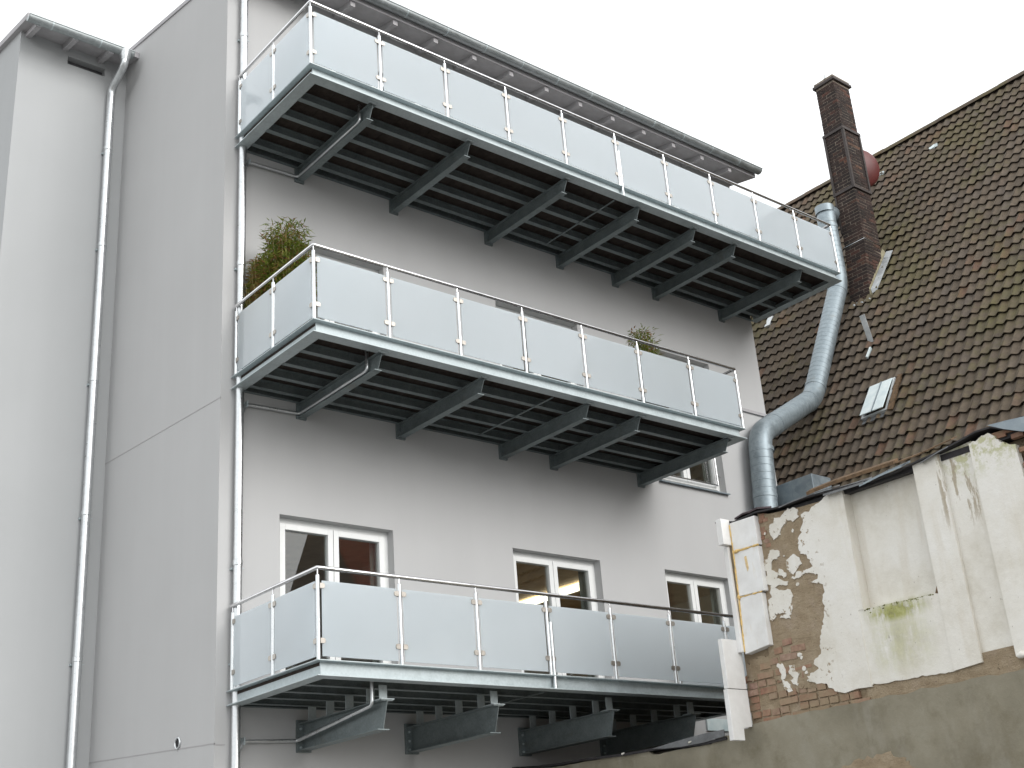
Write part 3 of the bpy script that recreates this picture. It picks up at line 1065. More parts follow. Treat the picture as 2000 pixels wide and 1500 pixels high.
DZ = FL[1] - 0.012
bamboo('bamboo_plant', 'tall green bamboo in a pot behind the corner of the middle balcony', (0.45, -0.60, DZ), 1.98, 0.30, 46, 190, 'leaf', 3, 'dryleaf', 0.25, 0.15)
bamboo('bamboo_plant', 'brown half dried bamboo in a pot between the facade downpipe and the green bamboo', (0.26, -0.30, DZ), 1.62, 0.22, 34, 150, 'dryleaf', 5, 'leaf', 0.35, 0.14)
bamboo('bamboo_plant', 'small bamboo tips showing over the handrail near the right part of the middle balcony', (5.95, -1.45, DZ), 1.47, 0.16, 20, 120, 'leaf', 9, 'dryleaf', 0.25)

# ------------------------------------------------------------------ neighbouring house with the tiled roof
house = thing('neighbour_house', 'old house with a steep mossy brown tiled roof, behind at the right', 'building', (18, -1, 0))
RX, RZ = 18.22, 18.16
EX = 10.95
roofz = lambda X: RP0.z + math.tan(TH) * (X - RP0.x)
YF, YB = -15.0, 14.0


def rpt(u, s, n=0.0):
    return RP0 + RA * u + RU * s + RN * n


MB().box(EX + 0.35, 25.4, YF + 0.3, YB - 0.3, 0, roofz(EX + 0.35) - 0.05).build('wall', 'farwall', house)
for yy in (YF + 0.3, YB - 0.6):
    MB().prism([(EX + 0.36, yy, roofz(EX + 0.36) - 0.06), (RX, yy, RZ - 0.15), (25.3, yy, roofz(EX + 0.36) - 0.06)], (0, 0.3, 0)).build('gable', 'farwall', house)
sE = (RP0.x - EX) / math.cos(TH)
sR = (RP0.x - RX) / math.cos(TH)
roof = MB()
roof.hexa([rpt(RP0.y - YB, sE, -0.12), rpt(RP0.y - YF, sE, -0.12), rpt(RP0.y - YF, sR, -0.12), rpt(RP0.y - YB, sR, -0.12)],
          [rpt(RP0.y - YB, sE, -0.015), rpt(RP0.y - YF, sE, -0.015), rpt(RP0.y - YF, sR, -0.015), rpt(RP0.y - YB, sR, -0.015)])
roof.hexa([(RX + 0.1, YF, RZ - 0.2), (25.8, YF, roofz(EX) - 0.5), (25.8, YB, roofz(EX) - 0.5), (RX + 0.1, YB, RZ - 0.2)],
          [(RX + 0.1, YF, RZ - 0.05), (25.8, YF, roofz(EX) - 0.35), (25.8, YB, roofz(EX) - 0.35), (RX + 0.1, YB, RZ - 0.05)])
roof = roof.build('roof', 'mortar', house)


# pantile: a roll on its left, a shallow pan to its right, thick lower lip
def tile_verts(rnd=None):
    prof = []
    n = 10
    for i in range(n + 1):
        t = i / n
        k = t if t < 1 else 0.999
        hgt = 0.050 * (0.5 + 0.5 * math.cos(2 * math.pi * ((k + 0.04) % 1.0))) ** 1.05 + 0.005 * math.sin(2 * math.pi * k)
        prof.append((t * (COVER + 0.012) - 0.004, hgt))
    return prof


PROF = tile_verts()


def tile_local(du=0.0, dn=0.0, ds=0.0, tilt=0.0):
    """returns verts in (u, s, n) and faces"""
    n = len(PROF)
    vs = []
    for (u, h) in PROF:
        vs.append((u, 0.0, h * 0.9 + 0.002))
    for (u, h) in PROF:
        vs.append((u, GAUGE + 0.035, h + 0.046))
    for (u, h) in PROF:
        vs.append((u, GAUGE + 0.033, h + 0.030))
    fs = []
    for i in range(n - 1):
        fs.append((i, i + 1, n + i + 1, n + i))
        fs.append((n + i, n + i + 1, 2 * n + i + 1, 2 * n + i))
    # left edge of the roll
    fs.append((0, n, 2 * n))
    return vs, fs


BASIS = Matrix((RA, RU, RN)).transposed()
TV, TF = tile_local()
tme = bpy.data.meshes.new('tile')
tme.from_pydata([tuple(BASIS @ Vector(v)) for v in TV], [], TF)
for p in tme.polygons:
    p.use_smooth = True
    if p.normal.dot(RN) < 0 and len(p.vertices) == 4 and p.index % 2 == 0:
        pass
bm = bmesh.new()
bm.from_mesh(tme)
for f in bm.faces:
    if f.index % 2 == 0 and f.normal.dot(RN) < 0:
        f.normal_flip()
    elif f.index % 2 == 1 and f.normal.dot(RU) < 0:
        f.normal_flip()
for e in bm.edges:
    e.smooth = e.calc_face_angle(0) < 0.6 if len(e.link_faces) == 2 else True
bm.to_mesh(tme)
bm.free()
tme.materials.append(M['tile'])

cand = []
rows = range(int(math.floor(sR / GAUGE)), int(math.ceil(sE / GAUGE)))
for r in rows:
    for c in range(-62, 62):
        u, s = c * COVER, r * GAUGE
        if s < sR + 0.05 or s + GAUGE > sE + 0.1:
            continue
        p = rpt(u, s)
        if p.y > 12.5 or p.y < -12.5:
            continue
        q = rpt(u + COVER / 2, s + GAUGE / 2)
        # hole for the chimney and the roof light
        if 14.62 < q.x < 15.1 and -0.14 < q.y < 0.44:
            continue
        x, y, z = project(q)
        vis = (1490 < x < 2010) and (-5 < y < 985 - 0.36 * (x - 1500)) and not (x < 1650 and y < 560 and y > 395 + (x - 1520) * 0.42)
        # duct and chimney hide some
        if abs(x - (1640 - (y - 560) * 0.24)) < 24 and 560 < y < 790:
            vis = False
        if abs(x - (1610 + (y - 150) * 0.17)) < 35 and y < 590:
            vis = False
        cand.append((vis, z, u, s))
vis = sorted([c for c in cand if c[0]], key=lambda c: c[1])
single = set((c[2], c[3]) for c in vis[:298])
rt = random.Random(11)
rest_v, rest_f = [], []
for (_, _, u, s) in cand:
    rot = Matrix.Rotation(rt.gauss(0, 0.012), 3, RN) @ Matrix.Rotation(rt.gauss(0, 0.008), 3, RA)
    loc = rpt(u + rt.gauss(0, 0.003), s + rt.gauss(0, 0.005), abs(rt.gauss(0, 0.003)))
    if (u, s) in single:
        o = bpy.data.objects.new('tile', tme)
        COL.objects.link(o)
        o.parent = roof
        o.matrix_parent_inverse = Matrix.Identity(4)
        o.matrix_local = Matrix.Translation(loc - Vector((18, -1, 0))) @ rot.to_4x4() if False else Matrix.Translation(loc) @ rot.to_4x4()
    else:
        o0 = len(rest_v)
        for v in tme.vertices:
            rest_v.append(tuple(loc + rot @ v.co))
        for p in tme.polygons:
            rest_f.append(tuple(i + o0 for i in p.vertices))
me = bpy.data.meshes.new('tile_field')
me.from_pydata(rest_v, [], rest_f)
for p in me.polygons:
    p.use_smooth = True
me.materials.append(M['tile'])
sm = me.attributes.new('sharp_edge', 'BOOLEAN', 'EDGE') if 'sharp_edge' not in me.attributes else me.attributes['sharp_edge']
base_sharp = [(not e.use_edge_sharp) for e in tme.edges]
bm = bmesh.new()
bm.from_mesh(me)
for e in bm.edges:
    if len(e.link_faces) == 2:
        e.smooth = e.calc_face_angle(0) < 0.6
bm.to_mesh(me)
bm.free()
tf_o = link('tile_field', me, roof)
tf_o['kind'] = 'stuff'
# ridge caps
rc = MB()
prr = [(0.19 * math.cos(math.pi * k / 8), -0.09 + 0.17 * math.sin(math.pi * k / 8)) for k in range(9)]
pts = [(RX + p[0], 0.0, RZ - 0.02 + p[1]) for p in prr] + [(RX + p[0] * 0.86, 0.0, RZ - 0.02 + p[1] * 0.82) for p in reversed(prr)]
rcm = MB().prism([(p[0] - RX, p[1], p[2] - RZ) for p in pts], (0, 0.42, 0)).mesh('ridge_tile', 'tile', 0.8)
y = -9.0
while y < 9.0:
    link('ridge_tile', rcm, roof, (RX, y, RZ + rt.uniform(-0.006, 0.012)))
    y += 0.40

# roof light: tipped-up pane on a frame
sk = MB()
ua, ub = RP0.y - (-0.87), RP0.y - (-1.34)
sa, sb = (RP0.x - 12.66) / math.cos(TH), (RP0.x - 12.22) / math.cos(TH)
fr = MB()
for (u0, u1, s0, s1) in ((ua - 0.04, ub + 0.04, sa - 0.05, sa), (ua - 0.04, ub + 0.04, sb, sb + 0.05), (ua - 0.04, ua, sa, sb), (ub, ub + 0.04, sa, sb)):
    fr.hexa([rpt(u0, s0, 0.0), rpt(u1, s0, 0.0), rpt(u1, s1, 0.0), rpt(u0, s1, 0.0)], [rpt(u0, s0, 0.10), rpt(u1, s0, 0.10), rpt(u1, s1, 0.10), rpt(u0, s1, 0.10)])
sko = fr.build('roof_light', 'flash', house)
um = (ua + ub) / 2
for (u0, u1) in ((ua - 0.03, um - 0.008), (um + 0.008, ub + 0.0)):
    MB().hexa([rpt(u0, sa - 0.03, 0.105), rpt(u1, sa - 0.03, 0.105), rpt(u1, sb + 0.03, 0.15), rpt(u0, sb + 0.03, 0.15)],
              [rpt(u0, sa - 0.03, 0.125), rpt(u1, sa - 0.03, 0.125), rpt(u1, sb + 0.03, 0.17), rpt(u0, sb + 0.03, 0.17)]).build('pane', 'skypane', sko, bevel=0.01)
MB().hexa([rpt(um - 0.008, sa - 0.03, 0.106), rpt(um + 0.008, sa - 0.03, 0.106), rpt(um + 0.008, sb + 0.03, 0.151), rpt(um - 0.008, sb + 0.03, 0.151)],
          [rpt(um - 0.008, sa - 0.03, 0.135), rpt(um + 0.008, sa - 0.03, 0.135), rpt(um + 0.008, sb + 0.03, 0.18), rpt(um - 0.008, sb + 0.03, 0.18)]).build('glazing_bar', 'sheet', sko)
MB().hexa([rpt(ub + 0.06, sa - 0.12, 0.03), rpt(ub + 0.15, sa - 0.12, 0.03), rpt(ub + 0.15, sb + 0.06, 0.05), rpt(ub + 0.06, sb + 0.06, 0.05)],
          [rpt(ub + 0.06, sa - 0.12, 0.08), rpt(ub + 0.15, sa - 0.12, 0.07), rpt(ub + 0.15, sb + 0.06, 0.08), rpt(ub + 0.06, sb + 0.06, 0.10)]).build('rusty_upstand', 'rust', sko)
MB().hexa([rpt(ua - 0.02, sb + 0.04, 0.03), rpt(ub + 0.06, sb + 0.04, 0.03), rpt(ub + 0.06, sb + 0.17, 0.045), rpt(ua - 0.02, sb + 0.17, 0.045)],
          [rpt(ua - 0.02, sb + 0.04, 0.05), rpt(ub + 0.06, sb + 0.04, 0.05), rpt(ub + 0.06, sb + 0.17, 0.065), rpt(ua - 0.02, sb + 0.17, 0.065)]).build('apron', 'feltgrey', sko)

# upright sheet-metal strip on the roof below the chimney, with a bright clip
b0 = Vector((13.56, -0.44, roofz(13.56) + 0.03))
MB().hexa([b0 + Vector((0, 0.05, 0)), b0 + Vector((0, -0.06, 0)), b0 + Vector((0.01, -0.06, 0.0)), b0 + Vector((0.01, 0.05, 0))],
          [b0 + Vector((-0.10, 0.08, 0.60)), b0 + Vector((-0.10, -0.04, 0.60)), b0 + Vector((-0.09, -0.04, 0.60)), b0 + Vector((-0.09, 0.08, 0.60))]).build('roof_hook', 'flash', house)
MB().hexa([rpt(RP0.y + 0.50, -0.62, 0.03), rpt(RP0.y + 0.53, -0.62, 0.03), rpt(RP0.y + 0.53, -0.30, 0.05), rpt(RP0.y + 0.50, -0.30, 0.05)],
          [rpt(RP0.y + 0.50, -0.62, 0.09), rpt(RP0.y + 0.53, -0.62, 0.09), rpt(RP0.y + 0.53, -0.30, 0.11), rpt(RP0.y + 0.50, -0.30, 0.11)]).build('roof_clip', 'skypane', house)
b1 = Vector((15.0, 2.93, roofz(15.0) + 0.06))
MB().hexa([b1 + RU * 0.12 + RA * -0.08, b1 + RU * 0.12 + RA * 0.08, b1 - RU * 0.2 + RA * 0.08, b1 - RU * 0.2 + RA * -0.08],
          [b1 + RU * 0.12 + RA * -0.08 + RN * 0.05, b1 + RU * 0.12 + RA * 0.08 + RN * 0.05, b1 - RU * 0.2 + RA * 0.08 + RN * 0.05, b1 - RU * 0.2 + RA * -0.08 + RN * 0.05]).build('vent_tile', 'flash', house)
# lightning conductor with two bright holders
LC = [Vector((17.50, 0.885, roofz(17.50) + 0.09)), Vector((17.46, -0.605, roofz(17.46) + 0.09))]
MB().tube([Vector((15.6, 0.25, 15.9)), LC[0]], 0.006, 5).build('conductor_wire', 'band', house)
MB().tube([LC[1], Vector((18.2, 0.85, RZ + 0.1))], 0.006, 5).build('conductor_wire', 'band', house)
for p in LC:
    MB().tube([p - RN * 0.08, p - RN * 0.02, p + RN * 0.02, p + RN * 0.03], [0.02, 0.085, 0.085, 0.03], 10).box(p.x - 0.03, p.x + 0.03, p.y - 0.14, p.y - 0.05, p.z - 0.05, p.z + 0.03).build('wire_holder', 'skypane', house, smooth=0.6)


# ---- chimney
def cy(z):
    """near and far y of the chimney at height z (it leans a little at its foot)"""
    if z < 14.1:
        t = (z - 12.7) / 1.4
        return 0.0 - 0.15 * t, 0.48 - 0.135 * t
    t = (z - 14.1) / 4.1
    return -0.15 - 0.03 * t, 0.345 - 0.045 * t


CX0, CX1, CZ0, CZ1 = 14.55, 15.13, 12.2, 18.09
MORT = 0.006
ch = MB()
zz = [CZ0, 12.7, 14.1, CZ1]
for i in range(3):
    (a0, b0_), (a1, b1_) = cy(zz[i]), cy(zz[i + 1])
    lo = [(CX0 + MORT, a0 + MORT, zz[i]), (CX1 - MORT, a0 + MORT, zz[i]), (CX1 - MORT, b0_ - MORT, zz[i]), (CX0 + MORT, b0_ - MORT, zz[i])]
    hi = [(CX0 + MORT, a1 + MORT, zz[i + 1]), (CX1 - MORT, a1 + MORT, zz[i + 1]), (CX1 - MORT, b1_ - MORT, zz[i + 1]), (CX0 + MORT, b1_ - MORT, zz[i + 1])]
    n = 4
    ch.add(lo + hi, [(0, 1, 5, 4), (1, 2, 6, 5), (2, 3, 7, 6), (3, 0, 4, 7)] + ([(4, 5, 6, 7)] if i == 2 else []))
chim = ch.build('chimney', 'mortar', house)
HC = 0.0769
bm_cache = {}


def brick_mesh(kind, lx, ly, lz, mat):
    ly = round(ly, 2) if kind == 'w' else ly
    key = (kind, lx, ly, lz, random.randrange(4))
    if key not in bm_cache:
        c = 0.004
        mb = MB()
        hx, hy, hz = lx / 2, ly / 2, lz / 2
        jt = 0.10 if kind == 'w' else 0.02
        j = lambda s: s * (1 + random.uniform(-jt, 0.0))
        vs = []
        for sx in (-1, 1):
            for sy in (-1, 1):
                for sz in (-1, 1):
                    vs.append((j(sx * hx), j(sy * hy), j(sz * hz)))
        mb.add(vs, [(0, 1, 3, 2), (4, 6, 7, 5), (0, 4, 5, 1), (2, 3, 7, 6), (0, 2, 6, 4), (1, 5, 7, 3)])
        bm_cache[key] = mb.mesh('brick', mat)
    return bm_cache[key]


rb = random.Random(21)
left_faces, front_faces, others = [], [], []
ncourse = int((CZ1 - CZ0) / HC)
for k in range(ncourse):
    z = CZ0 + (k + 0.5) * HC
    ya, yb = cy(z)
    wy = yb - ya
    # face towards -X: half bond
    cuts = [0, 0.5, 1.0] if k % 2 == 0 else [0, 0.26, 0.74, 1.0]
    for i in range(len(cuts) - 1):
        c0, c1 = ya + wy * cuts[i], ya + wy * cuts[i + 1]
        c0 -= 0.006 if i == 0 else 0
        c1 += 0.006 if i == len(cuts) - 2 else 0
        left_faces.append((CX0 + 0.05, (c0 + c1) / 2, z, 0.1, round(c1 - c0 - 0.010, 3), HC - 0.012))
    nx = 4
    lx = 0.24
    wx = CX1 - CX0
    cuts = [0.1, 0.1 + lx, wx] if k % 2 else [0.1, 0.1 + lx / 2, 0.1 + 1.5 * lx, wx]
    for i in range(len(cuts) - 1):
        front_faces.append((CX0 + (cuts[i] + cuts[i + 1]) / 2, ya + 0.05, z, round(cuts[i + 1] - cuts[i] - 0.010, 3), 0.1, HC - 0.012))
        others.append((CX0 + (cuts[i] + cuts[i + 1]) / 2, yb - 0.05, z, round(cuts[i + 1] - cuts[i] - 0.010, 3), 0.1, HC - 0.012))
zvis = 12.75
lf = [b for b in left_faces if b[2] > zvis]
ffr = [b for b in front_faces if b[2] > zvis]
rest = [b for b in left_faces + front_faces if b[2] <= zvis] + others
ff_single = sorted(ffr, key=lambda b: -b[3] + (0 if b[2] > 14 else 0.05))[:max(0, 292 - len(lf))]
rest += [b for b in ffr if b not in ff_single]
for b in lf + ff_single:
    o = bpy.data.objects.new('brick', brick_mesh('c', b[3], b[4], b[5], 'cbrick'))
    COL.objects.link(o)
    o.parent = chim
    o.location = (b[0] + rb.uniform(-0.004, 0.004), b[1] + rb.uniform(-0.004, 0.004), b[2])
    o.rotation_euler = (rb.gauss(0, 0.01), rb.gauss(0, 0.012), rb.gauss(0, 0.008))
mb = MB()
for b in rest:
    mb.box(b[0] - b[3] / 2, b[0] + b[3] / 2, b[1] - b[4] / 2, b[1] + b[4] / 2, b[2] - b[5] / 2, b[2] + b[5] / 2)
o = mb.build('brickwork', 'cbrick', chim)
o['kind'] = 'stuff'


def ring(z, h, out, name, mat, par=None):
    ya, yb = cy(z)
    mb = MB()
    e = out
    mb.box(CX0 - e, CX1 + e, ya - e, ya + 0.01, z, z + h).box(CX0 - e, CX1 + e, yb - 0.01, yb + e, z, z + h)
    mb.box(CX0 - e, CX0 + 0.01, ya + 0.011, yb - 0.011, z, z + h).box(CX1 - 0.01, CX1 + e, ya + 0.011, yb - 0.011, z, z + h)
    return mb.build(name, mat, chim, bevel=0.004)


ring(16.80, 0.07, 0.035, 'iron_band', 'band')
ring(15.31, 0.07, 0.035, 'iron_band', 'band')
ring(14.06, 0.014, 0.016, 'steel_strap', 'steel')
ya, yb = cy(18.1)
MB().box(CX0 - 0.05, CX1 + 0.05, ya - 0.05, yb + 0.05, 18.09, 18.16).build('cap', 'band', chim, bevel=0.01)
MB().box(CX0 - 0.02, CX1 + 0.02, ya - 0.02, yb + 0.02, 18.16, 18.23).build('cap_slab', 'mortar', chim, bevel=0.01)
MB().tube([(14.75, 0.12, 18.23), (14.75, 0.12, 18.30), (14.75, 0.12, 18.36)], [0.13, 0.12, 0.06], 14).build('flue_pot', 'band', chim, smooth=0.9)
MB().tube([(14.75, 0.12, 18.36), (14.75, 0.12, 18.47)], 0.025, 8).build('flue_tip', 'flash', chim, smooth=0.9)
# corner irons between the two bands
for (xx, nf) in ((CX0, 0), (CX1, 0), (CX0, 1)):
    (a0, b0_), (a1, b1_) = cy(15.38), cy(16.80)
    p0, p1 = ((a0, a1) if nf == 0 else (b0_, b1_))
    w_ = 0.028
    MB().hexa([(xx - w_, p0 - w_, 15.385), (xx + w_, p0 - w_, 15.385), (xx + w_, p0 + w_, 15.385), (xx - w_, p0 + w_, 15.385)],
              [(xx - w_, p1 - w_, 16.795), (xx + w_, p1 - w_, 16.795), (xx + w_, p1 + w_, 16.795), (xx - w_, p1 + w_, 16.795)]).build('corner_iron', 'band', chim)
# iron angle that runs on down the far left edge
(a0, b0_), (a1, b1_) = cy(14.4), cy(15.31)
MB().hexa([(CX0 - 0.02, b0_ - 0.02, 14.4), (CX0 + 0.02, b0_ - 0.02, 14.4), (CX0 + 0.02, b0_ + 0.02, 14.4), (CX0 - 0.02, b0_ + 0.02, 14.4)],
          [(CX0 - 0.02, b1_ - 0.02, 15.305), (CX0 + 0.02, b1_ - 0.02, 15.305), (CX0 + 0.02, b1_ + 0.02, 15.305), (CX0 - 0.02, b1_ + 0.02, 15.305)]).build('corner_iron', 'band', chim)
# mortar fillet and grey flashing strips up the right flank
for i in range(5):
    xa, xb = 14.56 + i * 0.14, 14.56 + (i + 1) * 0.14 - 0.006
    za, zb = roofz(xa), roofz(xb)
    y0 = cy(za + 0.1)[0]
    y1 = cy(zb + 0.1)[0]
    MB().hexa([(xa, y0 - 0.20, za + 0.10), (xb, y1 - 0.20, zb + 0.10), (xb, y1 - 0.05, zb + 0.06), (xa, y0 - 0.05, za + 0.06)],
              [(xa, y0 - 0.22, za + 0.14), (xb, y1 - 0.22, zb + 0.14), (xb, y1 - 0.05, zb + 0.18), (xa, y0 - 0.05, za + 0.18)]).build('flashing_strip', 'flash', chim, bevel=0.004)
    MB().hexa([(xa, y0 - 0.07, za + 0.04), (xb, y1 - 0.07, zb + 0.04), (xb, y1 + 0.02, zb + 0.04), (xa, y0 + 0.02, za + 0.04)],
              [(xa, y0 - 0.055, za + 0.13), (xb, y1 - 0.055, zb + 0.13), (xb, y1 + 0.02, zb + 0.28), (xa, y0 + 0.02, za + 0.28)]).build('mortar_fillet', 'flashmortar', chim)
mb = MB()
rr = random.Random(4)
for i in range(6):
    y = -0.08 + i * 0.095
    mb = MB()
    zc = roofz(14.44) + 0.07
    mb.tube([(14.47, y, zc), (14.49, y + 0.05, zc + 0.035 + rr.uniform(0, 0.02)), (14.51, y + 0.10, zc + 0.03)], [0.02, 0.035 + rr.uniform(0, 0.015), 0.02], 7)
    mb.build('lead_apron', 'flash', chim, smooth=1.2)
# dark red round cowl that looks out behind the chimney
dome = MB()
n, mrows = 22, 7
vs, fs = [], []
c0 = Vector((15.93, 0.40, 16.55))
ax = Vector((-0.45, -1.0, -0.2)).normalized()
uu = ax.cross(Vector((0, 0, 1))).normalized()
vv = uu.cross(ax)
for i in range(mrows + 1):
    t = (math.pi / 2) * i / mrows
    for k in range(n):
        a_ = 2 * math.pi * k / n
        vs.append(c0 + ax * (0.16 * math.cos(t)) + (uu * math.cos(a_) + vv * math.sin(a_)) * 0.47 * math.sin(max(t, 0.02)))
for i in range(mrows):
    fs += [(i * n + k, i * n + (k + 1) % n, (i + 1) * n + (k + 1) % n, (i + 1) * n + k) for k in range(n)]
fs += [tuple(range(n)), tuple(mrows * n + k for k in range(n))]
dome.add(vs, fs)
dish = dome.build('satellite_dish', 'reddish', smooth=0.8)
tag(dish, 'dark red round dish half hidden behind the brick chimney', 'dish')
arm = MB().tube([Vector((15.10, 0.15, 16.5)), Vector((15.95, 0.42, 16.5))], 0.025, 8).build('mounting_arm', 'band', dish)

# ------------------------------------------------------------------ spiral duct
duct = thing('ventilation_duct', 'silver spiral ventilation duct bending down the tiled roof beside the chimney', 'duct', (9.7, -0.28, 6.9))
DR = 0.2
up = [(14.75, 0.50, 14.93), (14.30, 0.50, 14.93), (14.30, 0.50, 13.2)]
on = [Vector((14.30, 0.50, 13.2)), Vector((12.56, 0.42, 10.22)), Vector((9.83, -0.28, 8.77)), Vector((9.70, -0.28, 7.4)), Vector((9.66, -0.28, 6.9))]
pth = smooth_path([Vector(up[0]), Vector(up[1]), on[0], on[1], on[2], on[3], on[4]], 0.30, 7)
MB().tube(pth, DR, 28).build('duct_pipe', 'duct', duct, smooth=1)
# folded seams of the spiral: thin raised hoops along the straight runs, and wider couplings
seams = []


def hoops(p, q, step, skip=0.35):
    p, q = Vector(p), Vector(q)
    L = (q - p).length
    d = (q - p).normalized()
    t = skip
    while t < L - skip * 0.8:
        c = p + d * t
        seams.append((c, d))
        t += step


hoops(up[1], on[0], 0.12, 0.30)
hoops(on[0], on[1], 0.125, 0.22)
hoops(on[1], on[2], 0.19, 0.3)
hoops(on[2], on[3], 0.135, 0.36)
for (c, d) in seams:
    MB().tube([c - d * 0.008, c - d * 0.004, c + d * 0.004, c + d * 0.008], [DR - 0.001, DR + 0.0035, DR + 0.0035, DR - 0.001], 28, caps=False).build('seam', 'duct', duct, smooth=0.9)
for (c, d) in ((on[0] + (on[1] - on[0]).normalized() * 0.25, on[1] - on[0]), (on[1] + (on[0] - on[1]).normalized() * 0.3, on[0] - on[1]), (on[1] + (on[2] - on[1]).normalized() * 0.3, on[2] - on[1]),
               (on[2] + (on[1] - on[2]).normalized() * 0.75, on[1] - on[2]), (on[2] + Vector((0, 0, -0.30)), Vector((0.09, 0, 1))), (on[3] + Vector((0.02, 0, 0.22)), Vector((0.09, 0, 1))), (Vector((14.30, 0.5, 14.55)), Vector((0, 0, 1)))):
    d = d.normalized()
    MB().tube([c - d * 0.04, c - d * 0.036, c + d * 0.036, c + d * 0.04], [DR, DR + 0.008, DR + 0.008, DR], 28, caps=False).build('coupling', 'duct', duct, smooth=0.9)
MB().tube([Vector((14.30, 0.50, 14.9)), Vector((14.30, 0.50, 15.06)), Vector((14.30, 0.50, 15.10))], [DR + 0.004, DR + 0.004, DR * 0.5], 28).build('end_cap', 'duct', duct, smooth=0.7)

# masonry pier the duct and the metal box stand on, and the box itself
pier = MB().box(9.42, 10.9, -1.45, -0.04, 0, 6.9).build('masonry_pier', 'base')
tag(pier, 'low rendered pier under the spiral duct, behind the peeling wall', 'pier')
bx = thing('vent_box', 'grey sheet metal box at the foot of the spiral duct, in front of the tiles', 'vent box', (10.2, -0.8, 6.9))
MB().hexa([(10.0, -1.075, 6.9), (10.62, -1.0, 6.9), (10.62, -0.28, 6.9), (10.0, -0.28, 6.9)],
          [(10.0, -1.075, 7.84), (10.62, -1.0, 7.88), (10.62, -0.28, 7.88), (10.0, -0.28, 7.84)]).build('box_body', 'sheet', bx, bevel=0.008)
MB().box(9.995, 10.63, -1.085, -0.27, 6.9, 6.96).build('base_flange', 'sheet', bx)

# ------------------------------------------------------------------ old outbuilding with the peeling white wall
WX = 4.1
out = thing('old_outbuilding', 'dilapidated outbuilding with peeling white plaster and bare brick, at the lower right', 'building', (5, -6, 0))
MB().box(WX + 0.035, WX + 0.40, -5.59, -4.0, 0, 5.30).box(WX + 0.155, WX + 0.40, -16, -5.591, 0, 5.30).build('wall_core', 'brown', out)
MB().box(WX + 0.40, 10.9, -4.35, -4.0, 0, 5.3).build('end_wall', 'brown', out)
MB().hexa([(WX + 0.02, -16, 5.30), (10.92, -16, 5.85), (10.92, -4.02, 5.85), (WX + 0.02, -4.02, 5.30)],
          [(WX + 0.02, -16, 5.36), (10.92, -16, 5.91), (10.92, -4.02, 5.91), (WX + 0.02, -4.02, 5.36)]).build('roof_slab', 'felt', out)
MB().box(WX + 0.02, WX + 0.36, -3.999, -0.003, 0, 3.06).build('boundary_wall', 'base', out)


def jag(poly, n=3, amp=0.006, seed=1, skip=()):
    rnd = random.Random(seed)
    out_ = []
    m = len(poly)
    for i in range(m):
        p, q = poly[i], poly[(i + 1) % m]
        out_.append(p)
        if i in skip:
            continue
        L = math.hypot(q[0] - p[0], q[1] - p[1])
        k = max(1, min(n, int(L / 0.02)))
        for j in range(1, k):
            t = j / k
            out_.append((p[0] + (q[0] - p[0]) * t + rnd.gauss(0, amp), p[1] + (q[1] - p[1]) * t + rnd.gauss(0, amp)))
    return out_


def sheet(poly, xf, xb, name, mat, par=out):
    """irregular layer of plaster: outline in (y, z), front face at x = xf, back at xb"""
    n = len(poly)
    mb = MB()
    mb.add([(xf, p[0], p[1]) for p in poly] + [(xb, p[0], p[1]) for p in poly],
           [tuple(range(n)), tuple(range(n, 2 * n))[::-1]] + [(i, (i + 1) % n, n + (i + 1) % n, n + i) for i in range(n)])
    return mb.build(name, mat, par)


WHITE = [(-5.465, 5.351), (-5.292, 5.29), (-5.079, 5.232), (-5.082, 5.128), (-5.034, 5.068), (-4.974, 4.937), (-4.99, 4.824), (-5.07, 4.779), (-5.098, 4.701), (-5.119, 4.66), (-5.042, 4.643), (-5.09, 4.591), (-5.17, 4.557), (-5.157, 4.52), (-5.059, 4.508), (-5.21, 4.444), (-5.214, 4.378), (-5.184, 4.315), (-5.19, 4.221), (-5.163, 4.134), (-5.109, 4.008), (-5.054, 3.881), (-5.043, 3.758), (-4.971, 3.726), (-4.932, 3.677), (-4.98, 3.634), (-4.92, 3.589), (-4.824, 3.571), (-4.869, 3.507), (-4.947, 3.471), (-5.028, 3.458), (-5.1, 3.401), (-5.147, 3.36), (-5.255, 3.327)]
wl = jag(WHITE[:-1], 6, 0.009, 2)
wl = wl[:len(wl) - 5] + [(-5.255, 3.327), (-5.40, 3.345), (-5.58, 3.335), (-5.58, 5.355)]
sheet(wl, WX - 0.012, WX + 0.03, 'plaster_pier', 'plaster')
P1 = [(-4.721, 5.294), (-4.785, 5.281), (-4.828, 5.296), (-4.874, 5.327), (-4.982, 5.339), (-5.04, 5.307), (-5.05, 5.224), (-4.993, 5.198), (-4.951, 5.186), (-4.88, 5.223), (-4.833, 5.188), (-4.802, 5.164), (-4.759, 5.111), (-4.75, 5.103), (-4.668, 5.058), (-4.631, 5.145), (-4.638, 5.197), (-4.649, 5.237), (-4.703, 5.239)]
